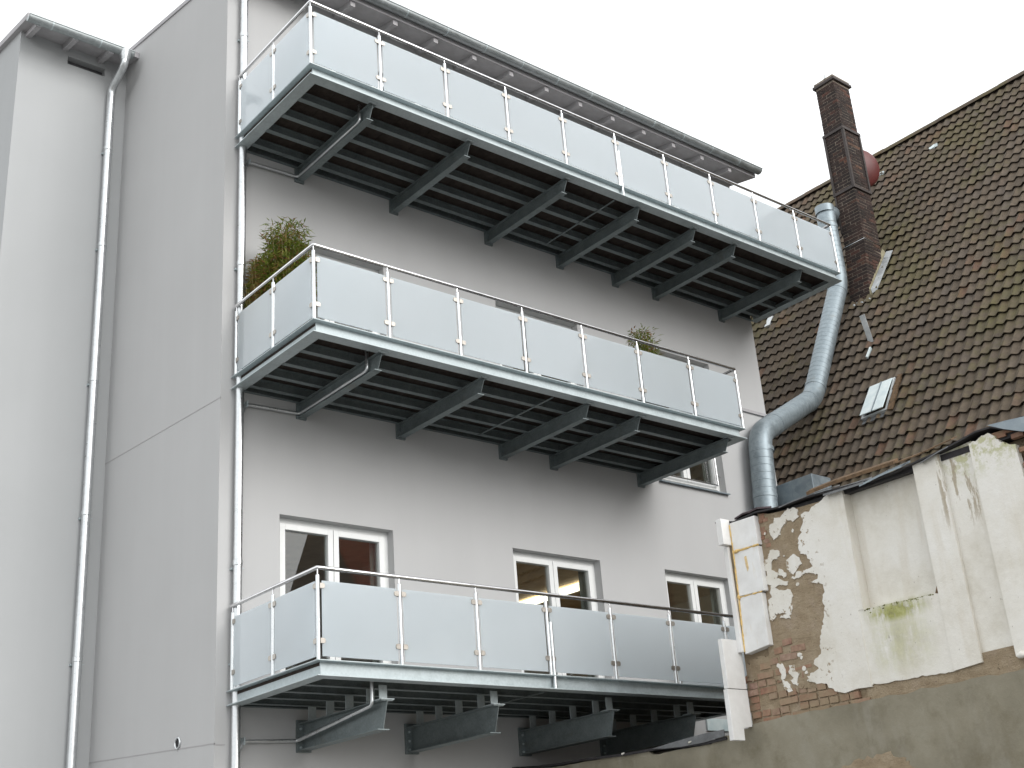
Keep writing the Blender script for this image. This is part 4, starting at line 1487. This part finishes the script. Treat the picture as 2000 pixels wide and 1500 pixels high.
P2 = [(-4.596, 4.961), (-4.642, 4.96), (-4.715, 4.925), (-4.716, 4.894), (-4.673, 4.846), (-4.614, 4.85), (-4.589, 4.824), (-4.582, 4.773), (-4.621, 4.716), (-4.657, 4.697), (-4.679, 4.739), (-4.726, 4.712), (-4.763, 4.646), (-4.722, 4.624), (-4.669, 4.689), (-4.628, 4.647), (-4.693, 4.61), (-4.772, 4.581), (-4.757, 4.541), (-4.658, 4.568), (-4.589, 4.551), (-4.635, 4.514), (-4.785, 4.485), (-4.796, 4.442), (-4.802, 4.409), (-4.772, 4.355), (-4.771, 4.283), (-4.744, 4.228), (-4.727, 4.191), (-4.591, 4.225), (-4.633, 4.241), (-4.699, 4.248), (-4.625, 4.269), (-4.537, 4.287), (-4.542, 4.245), (-4.489, 4.21), (-4.461, 4.268), (-4.464, 4.371), (-4.472, 4.442), (-4.531, 4.46), (-4.509, 4.517), (-4.55, 4.591), (-4.468, 4.615), (-4.466, 4.685), (-4.513, 4.705), (-4.482, 4.755), (-4.452, 4.773), (-4.465, 4.866), (-4.548, 4.888)]
P3 = [(-4.797, 4.805), (-4.854, 4.832), (-4.914, 4.836), (-4.967, 4.783), (-4.986, 4.717), (-4.929, 4.689), (-4.891, 4.657), (-4.853, 4.633), (-4.812, 4.686), (-4.786, 4.75)]
P4 = [(-4.821, 4.601), (-4.883, 4.617), (-4.896, 4.65), (-4.984, 4.643), (-5.059, 4.639), (-5.121, 4.632), (-5.126, 4.595), (-5.08, 4.617), (-5.016, 4.616), (-4.934, 4.585), (-4.856, 4.58)]
P5 = [(-4.461, 3.759), (-4.524, 3.757), (-4.541, 3.719), (-4.56, 3.69), (-4.56, 3.651), (-4.552, 3.615), (-4.507, 3.59), (-4.531, 3.567), (-4.571, 3.541), (-4.587, 3.494), (-4.616, 3.458), (-4.557, 3.449), (-4.525, 3.473), (-4.507, 3.508), (-4.496, 3.554), (-4.486, 3.607), (-4.501, 3.643), (-4.483, 3.678), (-4.481, 3.71), (-4.453, 3.735)]
P6 = [(-4.615, 3.718), (-4.679, 3.713), (-4.676, 3.675), (-4.681, 3.643), (-4.732, 3.614), (-4.699, 3.57), (-4.697, 3.52), (-4.684, 3.497), (-4.64, 3.517), (-4.601, 3.568), (-4.653, 3.584), (-4.62, 3.622), (-4.595, 3.658), (-4.619, 3.679)]
sheet(jag([(-5.50, 3.10), (-7.78, 3.12), (-7.78, 3.45), (-5.50, 3.42)], 4, 0.003, 44), WX + 0.012, WX + 0.0595, 'mortar_bed', 'brown')
sheet(jag([(-4.93, 2.50), (-5.03, 2.60), (-5.30, 2.69), (-5.62, 2.705), (-5.83, 2.63), (-5.9, 2.5)], 6, 0.012, 45), WX - 0.034, WX - 0.02, 'mortar_patch', 'brown')
for i, P in enumerate((P1, P2, P3, P4, P5, P6)):
    sheet(jag(P, 5, 0.0075, 10 + i), WX - 0.010, WX + 0.012, 'plaster_patch', 'plaster')
rp = random.Random(31)
for i in range(16):     # crumbs of paint between the larger patches
    cyy, czz = rp.uniform(-4.95, -4.55), rp.choice((rp.uniform(3.5, 3.8), rp.uniform(4.2, 5.2)))
    r_ = rp.uniform(0.008, 0.028)
    sheet([(cyy + r_ * math.cos(t) * rp.uniform(0.5, 1.3), czz + r_ * math.sin(t) * rp.uniform(0.5, 1.3)) for t in [k * 0.785 for k in range(8)]], WX - 0.008, WX + 0.012, 'plaster_patch', 'plaster')
BROWN = [(-4.496, 5.407), (-4.654, 5.36), (-5.066, 5.32), (-5.508, 5.30), (-5.45, 4.61), (-5.247, 3.347), (-5.108, 3.441), (-5.028, 3.46), (-4.946, 3.438), (-4.849, 3.444), (-4.733, 3.463), (-4.649, 3.446), (-4.553, 3.441), (-4.494, 3.525), (-4.478, 3.581), (-4.389, 3.623), (-4.313, 3.663), (-4.228, 3.667), (-4.153, 3.647), (-4.082, 3.649), (-4.004, 3.657), (-4.031, 3.844), (-4.138, 3.868), (-4.241, 3.882), (-4.371, 3.89), (-4.39, 4.029), (-4.415, 4.411), (-4.464, 4.967)]
sheet(jag(BROWN, 5, 0.012, 5, skip=(0, 1, 2, 3, 4)), WX + 0.002, WX + 0.036, 'mortar_coat', 'brown')
sheet(jag([(-4.0, 3.10), (-5.4, 3.12), (-5.4, 3.5), (-4.7, 3.72), (-4.0, 3.72)], 3, 0.004, 15), WX + 0.017, WX + 0.0345, 'mortar_bed', 'brown')
# bricks that show below and above the mortar coat
BL, BH = 0.24, 0.0769
zc = 3.175
k = 0
rw = random.Random(8)
bricks = []
while zc < 3.70:
    y = -4.03 + (0.0 if k % 2 else 0.12)
    stretch = k % 2 == 0
    while y > -5.30:
        L = 0.24 if stretch else 0.115
        if rw.random() < 0.12:
            L = 0.115
        if rw.random() < (0.94 if zc < 3.42 else 0.6):
            bricks.append((y - L / 2, zc + BH / 2, L))
        y -= L + 0.012
    zc += BH
    k += 1
for kk in range(9):
    for y in ((-4.52, -4.58) if kk % 2 else (-4.55,)):
        bricks.append((y + rw.uniform(-0.02, 0.02), 4.98 + kk * BH * 0.62, 0.075))
for (yc, zc_, L) in ((-4.62, 3.80, 0.24), (-4.76, 3.875, 0.2), (-4.50, 3.90, 0.115), (-4.42, 3.80, 0.115), (-4.30, 3.77, 0.16), (-4.63, 3.955, 0.13)):
    bricks.append((yc, zc_, L))
y = -6.02
for (yc, zc_, L) in ((-6.48, 3.235, 0.2), (-6.62, 3.27, 0.115), (-6.78, 3.25, 0.24), (-6.98, 3.255, 0.13), (-6.60, 3.33, 0.15), (-6.82, 3.335, 0.16), (-6.97, 3.325, 0.11), (-6.70, 3.20, 0.2), (-6.92, 3.19, 0.22), (-7.05, 3.33, 0.08)):
    bricks.append((yc, zc_, L))
for (yc, zc_, L) in ((-7.62, 5.30, 0.12), (-7.68, 5.15, 0.15), (-7.66, 5.0, 0.1), (-7.70, 4.85, 0.13), (-7.45, 5.36, 0.14), (-7.60, 5.38, 0.2), (-7.72, 4.70, 0.1), (-7.72, 4.55, 0.12)):
    bricks.append((yc, zc_, L))
for (yc, zc_, L) in bricks:
    if yc > -4.03:
        yc = -4.03 - L / 2
    pr = rw.uniform(-0.007, 0.014)
    L *= rw.uniform(0.93, 1.0)
    zc_ += rw.gauss(0, 0.003)
    xf = WX + 0.004 - pr
    if 3.68 < zc_ < 4.1:
        xf = WX - 0.006 - rw.uniform(0, 0.006)
    if yc < -6.0:
        xf = WX + 0.015
    if yc < -7.4:
        xf = WX - 0.005
    o = bpy.data.objects.new('brick', brick_mesh('w', 0.06, L, 0.066 if zc_ < 4.5 or zc_ > 5.35 else 0.045, 'wbrick'))
    COL.objects.link(o)
    o.parent = out
    o.matrix_parent_inverse = Matrix.Translation((-5, 6, 0))
    o.location = (xf + 0.03, yc, zc_)
    o.rotation_euler = (rw.gauss(0, 0.022), rw.gauss(0, 0.05), rw.gauss(0, 0.035))

# recesses and further piers of the white wall
rec = sheet([(-5.581, 4.075), (-6.52, 4.065), (-6.52, 5.35), (-5.581, 5.33)], WX + 0.13, WX + 0.16, 'plaster_recess', 'plaster')
ret = MB().box(WX - 0.010, WX + 0.14, -5.64, -5.5802, 4.09, 5.34).build('plaster_return', 'plaster', out)
led = jag([(-5.5802, 3.35), (-5.7, 3.345), (-6.0, 3.335), (-6.3, 3.325), (-6.50, 3.322), (-6.50, 4.055), (-6.30, 4.062), (-6.1, 4.075), (-5.85, 4.083), (-5.5802, 4.09)], 6, 0.005, 8, skip=(4, 9))
sheet(led, WX - 0.004, WX + 0.12, 'plaster_apron', 'plaster')
pil = [(-6.5, 3.325), (-6.62, 3.335), (-6.80, 3.35), (-6.80, 5.37), (-6.5, 5.36)]
sheet(pil, WX - 0.014, WX + 0.05, 'plaster_pier', 'plaster')
p_b = jag([(-6.8005, 3.355), (-6.88, 3.31), (-6.95, 3.34), (-7.08, 3.345), (-7.145, 3.33), (-7.145, 5.40), (-6.8005, 5.37)], 3, 0.006, 3, skip=(4, 5, 6))
sheet(p_b, WX + 0.03, WX + 0.06, 'plaster_recess', 'plaster')
p_c = jag([(-7.1455, 3.335), (-7.3, 3.33), (-7.62, 3.31), (-7.64, 4.2), (-7.62, 4.8), (-7.60, 5.21), (-7.50, 5.24), (-7.47, 5.27), (-7.42, 5.35), (-7.36, 5.40), (-7.28, 5.385), (-7.22, 5.36), (-7.1455, 5.36)], 4, 0.006, 6, skip=(12,))
sheet(p_c, WX - 0.03, WX + 0.04, 'plaster_pier', 'plaster')
p_d = jag([(-7.78, 3.32), (-8.5, 3.3), (-9.8, 3.3), (-9.8, 5.2), (-8.2, 5.2), (-7.78, 4.6)], 4, 0.01, 7)
sheet(p_d, WX - 0.004, WX + 0.04, 'plaster_pier', 'plaster')
# lump of plaster at the edge of the last pier
MB().tube([(WX - 0.04, -7.17, 3.335), (WX - 0.045, -7.21, 3.34), (WX - 0.04, -7.25, 3.33)], [0.02, 0.035, 0.02], 8).build('plaster_lump', 'plaster', out, smooth=1)
mo = MB()
rmo = random.Random(17)
for i in range(420):
    yy = -5.62 - 0.82 * rmo.random() ** 0.9
    zz = 4.078 + (yy + 6.0) * 0.02 - abs(rmo.gauss(0, 0.018)) * (1 if rmo.random() < 0.6 else 0.2)
    r_ = rmo.uniform(0.004, 0.011) * (1.0 if yy > -6.2 else 0.6)
    xx = WX - 0.004 + rmo.uniform(-0.003, 0.05)
    mo.add([(xx - r_, yy, zz), (xx, yy - r_ * 1.5, zz), (xx, yy + r_ * 1.5, zz), (xx, yy, zz + r_ * 0.8), (xx, yy, zz - r_ * 0.9), (xx + r_, yy, zz)],
           [(0, 1, 3), (0, 3, 2), (0, 4, 1), (0, 2, 4), (5, 3, 1), (5, 2, 3), (5, 1, 4), (5, 4, 2)])
mo = mo.build('moss', 'mossy', out, smooth=2)
mo['kind'] = 'stuff'
# broken iron stub at the end of the ledge
MB().hexa([(WX + 0.03, -6.44, 4.07), (WX + 0.03, -6.50, 4.07), (WX + 0.09, -6.50, 4.07), (WX + 0.09, -6.44, 4.07)],
          [(WX + 0.06, -6.465, 4.17), (WX + 0.06, -6.48, 4.17), (WX + 0.09, -6.48, 4.17), (WX + 0.09, -6.465, 4.17)]).build('iron_stub', 'rust', out)
# cement render of the foot of the wall, slightly proud, with an uneven upper edge
rnd = random.Random(12)
top = []
y = -0.004
while y > -16:
    zt = 3.10 + (0.10 * max(0, min(1, (-y - 3.7) / 0.4))) + 0.02 * math.sin(y * 3.1) + rnd.gauss(0, 0.006)
    if y > -3.7:
        zt = 3.155 - 0.02 * (-y) / 3.7 - (0.06 if -3.45 < y < -2.5 else 0) + rnd.gauss(0, 0.005)
    if -3.98 > y > -4.9:
        zt = 3.20 + (-3.98 - y) * 0.02 + rnd.gauss(0, 0.004)
    if y < -4.9:
        zt = 3.215 + rnd.gauss(0, 0.006)
    top.append((y, zt))
    y -= 0.09
sheet(top + [(-16, 0), (-0.004, 0)], WX - 0.03, WX + 0.019, 'cement_render', 'base')
# lower felt and its grey weathered flap on the low wall
mb = MB()
prev = None
for i, (y, z) in enumerate(((-0.01, 3.245), (-0.5, 3.205), (-0.95, 3.185), (-1.35, 3.18), (-1.7, 3.175), (-2.1, 3.155), (-2.6, 3.145), (-3.0, 3.115), (-3.35, 3.105), (-3.66, 3.125))):
    o0 = len(mb.v)
    j = rnd.gauss(0, 0.006)
    mb.v += [(WX - 0.055, y, z - 0.028 + j), (WX - 0.05, y, z + 0.0 + j), (WX + 0.40, y, z + 0.03), (WX + 0.40, y, z + 0.0)]
    if i:
        mb.f += [(o0 - 4 + a, o0 - 4 + (a + 1) % 4, o0 + (a + 1) % 4, o0 + a) for a in range(4)]
mb.f += [(0, 1, 2, 3), (len(mb.v) - 1, len(mb.v) - 2, len(mb.v) - 3, len(mb.v) - 4)]
mb.build('felt_strip', 'felt', out)
sheet([(-2.55, 3.143), (-2.8, 3.165), (-3.1, 3.185), (-3.4, 3.20), (-3.66, 3.20), (-3.66, 3.13), (-3.35, 3.105), (-3.0, 3.105), (-2.75, 3.12)], WX - 0.066, WX - 0.058, 'felt_flap', 'feltgrey')
for (y, z) in ((-2.05, 3.145), (-3.12, 3.13)):
    MB().tube([(WX - 0.06, y, z), (WX - 0.075, y - 0.02, z + 0.004), (WX - 0.07, y - 0.05, z + 0.012)], [0.006, 0.012, 0.006], 6).build('mortar_crumb', 'plaster', out)


# polystyrene slabs at the far end of the wall
def slab(x0, x1, y0, y1, z00, z01, z10, z11, name='insulation_slab', mat='poly'):
    """z00..: bottom near(y0), bottom far(y1), top near, top far"""
    return MB().hexa([(x0, y0, z00), (x1, y0, z00), (x1, y1, z01), (x0, y1, z01)], [(x0, y0, z10), (x1, y0, z10), (x1, y1, z11), (x0, y1, z11)]).build(name, mat, out, bevel=0.005)


slab(WX - 0.07, WX + 0.034, -4.50, -4.145, 5.052, 5.062, 5.375, 5.38)
slab(WX - 0.07, WX + 0.034, -4.49, -4.135, 4.542, 4.552, 5.038, 5.048)
slab(WX - 0.07, WX + 0.034, -4.445, -4.105, 3.965, 3.925, 4.53, 4.54)
slab(3.90, 4.045, -4.133, -4.055, 5.13, 5.13, 5.425, 5.425)
slab(3.99, 4.028, -4.10, -4.04, 3.95, 3.95, 5.12, 5.12)
slab(3.755, 4.055, -4.04, -3.98, 3.565, 3.565, 4.09, 4.09)
MB().prism([(3.735, -4.04, 3.03), (3.915, -4.04, 3.03), (3.92, -4.04, 3.155), (4.06, -4.04, 3.175), (4.06, -4.04, 3.557), (3.74, -4.04, 3.557)], (0, 0.06, 0)).build('insulation_slab', 'poly', out, bevel=0.005)
fs_ = random.Random(3)


def seam(pts, r, jit=0.5):
    pp = []
    for i in range(len(pts) - 1):
        a_, b_ = Vector(pts[i]), Vector(pts[i + 1])
        n_ = max(2, int((b_ - a_).length / 0.03))
        for j in range(n_):
            pp.append(a_.lerp(b_, j / n_))
    pp.append(Vector(pts[-1]))
    MB().tube(pp, [r * fs_.uniform(1 - jit, 1 + jit) for _ in pp], 7).build('foam_seam', 'foam', out, smooth=1.5)


seam([(4.03, -4.138, 5.36), (4.03, -4.142, 5.05), (4.03, -4.128, 4.55), (4.03, -4.104, 3.95)], 0.009)
seam([(4.03, -4.142, 5.045), (4.03, -4.5, 5.045)], 0.008, 0.7)
seam([(4.03, -4.13, 4.54), (4.03, -4.46, 4.535)], 0.006, 0.7)
MB().tube([(4.025, -4.16, 5.04), (4.02, -4.19, 5.045), (4.025, -4.235, 5.05)], [0.012, 0.022, 0.01], 8).build('foam_blob', 'foam', out, smooth=1.5)
MB().tube([(4.025, -4.13, 4.57), (4.018, -4.135, 4.54), (4.025, -4.14, 4.51)], [0.008, 0.018, 0.008], 8).build('foam_blob', 'foam', out, smooth=1.5)
sheet([(-4.285, 4.96), (-4.315, 4.965), (-4.32, 4.90), (-4.325, 4.83), (-4.305, 4.79), (-4.29, 4.85)], WX - 0.0735, WX - 0.06, 'foam_smear', 'stain')


# bitumen felt, batten and flashings along the top of the wall
def strip(pts, x0, x1, th, name, mat, zoff=0.0, drop=0.0):
    """pts: (y, z) along the edge; from x0 (outside) to x1; outside edge dropped by drop"""
    mb = MB()
    for i, (y, z) in enumerate(pts):
        o0 = len(mb.v)
        mb.v += [(x0, y, z - drop - th + zoff), (x0, y, z - drop + zoff), (x1, y, z + zoff + 0.05), (x1, y, z + zoff + 0.05 - th)]
        if i:
            mb.f += [(o0 - 4 + a, o0 - 4 + (a + 1) % 4, o0 + (a + 1) % 4, o0 + a) for a in range(4)]
    mb.f += [(0, 1, 2, 3), (len(mb.v) - 1, len(mb.v) - 2, len(mb.v) - 3, len(mb.v) - 4)]
    return mb.build(name, mat, out)


strip([(-3.93, 5.465), (-4.02, 5.452), (-4.12, 5.428), (-4.18, 5.405), (-4.26, 5.41), (-4.4, 5.42), (-4.52, 5.43), (-4.64, 5.415), (-4.8, 5.40), (-4.95, 5.395), (-5.2, 5.40), (-5.5, 5.385), (-5.8, 5.365), (-6.0, 5.345), (-6.3, 5.345), (-6.6, 5.375), (-6.85, 5.395), (-7.05, 5.425), (-7.25, 5.46), (-7.41, 5.455), (-7.5, 5.41), (-7.7, 5.32), (-8.2, 5.29), (-10, 5.28)],
      WX - 0.06, WX + 0.5, 0.016, 'felt_strip', 'felt', 0.0, 0.012)
strip([(-4.22, 5.418), (-4.34, 5.445), (-4.44, 5.44), (-4.55, 5.452)], WX - 0.064, WX + 0.2, 0.02, 'slate_piece', 'slate', 0.004, 0.0)
strip([(-5.24, 5.415), (-5.6, 5.43), (-6.0, 5.425), (-6.34, 5.418)], WX - 0.075, WX + 0.02, 0.036, 'timber_batten', 'rust', 0.012)
strip([(-4.85, 5.39), (-5.05, 5.405), (-5.3, 5.41), (-5.55, 5.40)], WX - 0.07, WX + 0.1, 0.012, 'grey_flashing', 'feltgrey', -0.006, 0.01)
strip([(-5.45, 5.38), (-5.7, 5.37), (-5.95, 5.365)], WX - 0.082, WX + 0.1, 0.02, 'grey_flashing', 'feltgrey', -0.004, 0.035)
strip([(-5.9, 5.34), (-6.15, 5.372), (-6.42, 5.39)], WX - 0.08, WX + 0.1, 0.02, 'grey_flashing', 'sheet', 0.0, 0.03)
strip([(-6.62, 5.36), (-6.85, 5.41), (-6.95, 5.425)], WX - 0.068, WX + 0.1, 0.012, 'grey_flashing', 'feltgrey', -0.01, 0.022)
strip([(-6.36, 5.395), (-6.6, 5.40), (-6.85, 5.422), (-7.0, 5.435)], WX - 0.064, WX + 0.05, 0.014, 'timber_batten', 'rust', 0.018)
sheet([(-7.40, 5.452), (-7.60, 5.435), (-7.9, 5.40), (-8.3, 5.36), (-8.3, 5.22), (-7.9, 5.245), (-7.72, 5.285), (-7.55, 5.365)], WX - 0.085, WX - 0.072, 'grey_flashing', 'sheet')

# pale panel seen under the lowest balcony, behind its last bracket
pb = MB().box(7.85, 8.6, -0.03, -0.005, 3.80, 3.975).build('pale_panel', 'skypane')
tag(pb, 'small pale panel on the dark wall below the lowest balcony', 'panel')

# ------------------------------------------------------------------ houses across the street (seen only mirrored in the panes)
opp = thing('opposite_house', 'red tiled house across the yard, mirrored in the window panes', 'building', (34, -34, 0))
MB().box(22.7, 52, -42, -28, 0, 9.5).build('wall', 'farwall', opp)
MB().hexa([(22.3, -27.4, 9.0), (52.4, -27.4, 9.0), (52.4, -35, 20.0), (22.3, -35, 20.0)],
          [(22.3, -27.4, 9.3), (52.4, -27.4, 9.3), (52.4, -35, 20.3), (22.3, -35, 20.3)]).build('roof', 'fartile', opp)
MB().prism([(22.7, -28, 9.5), (22.7, -35, 19.6), (22.7, -42, 9.5)], (0.3, 0, 0)).build('gable', 'farwall', opp)
MB().box(15.6, 16.4, -33, -32.2, 0, 14.5).build('chimney', 'farwall', opp)
sc.render.film_transparent = False
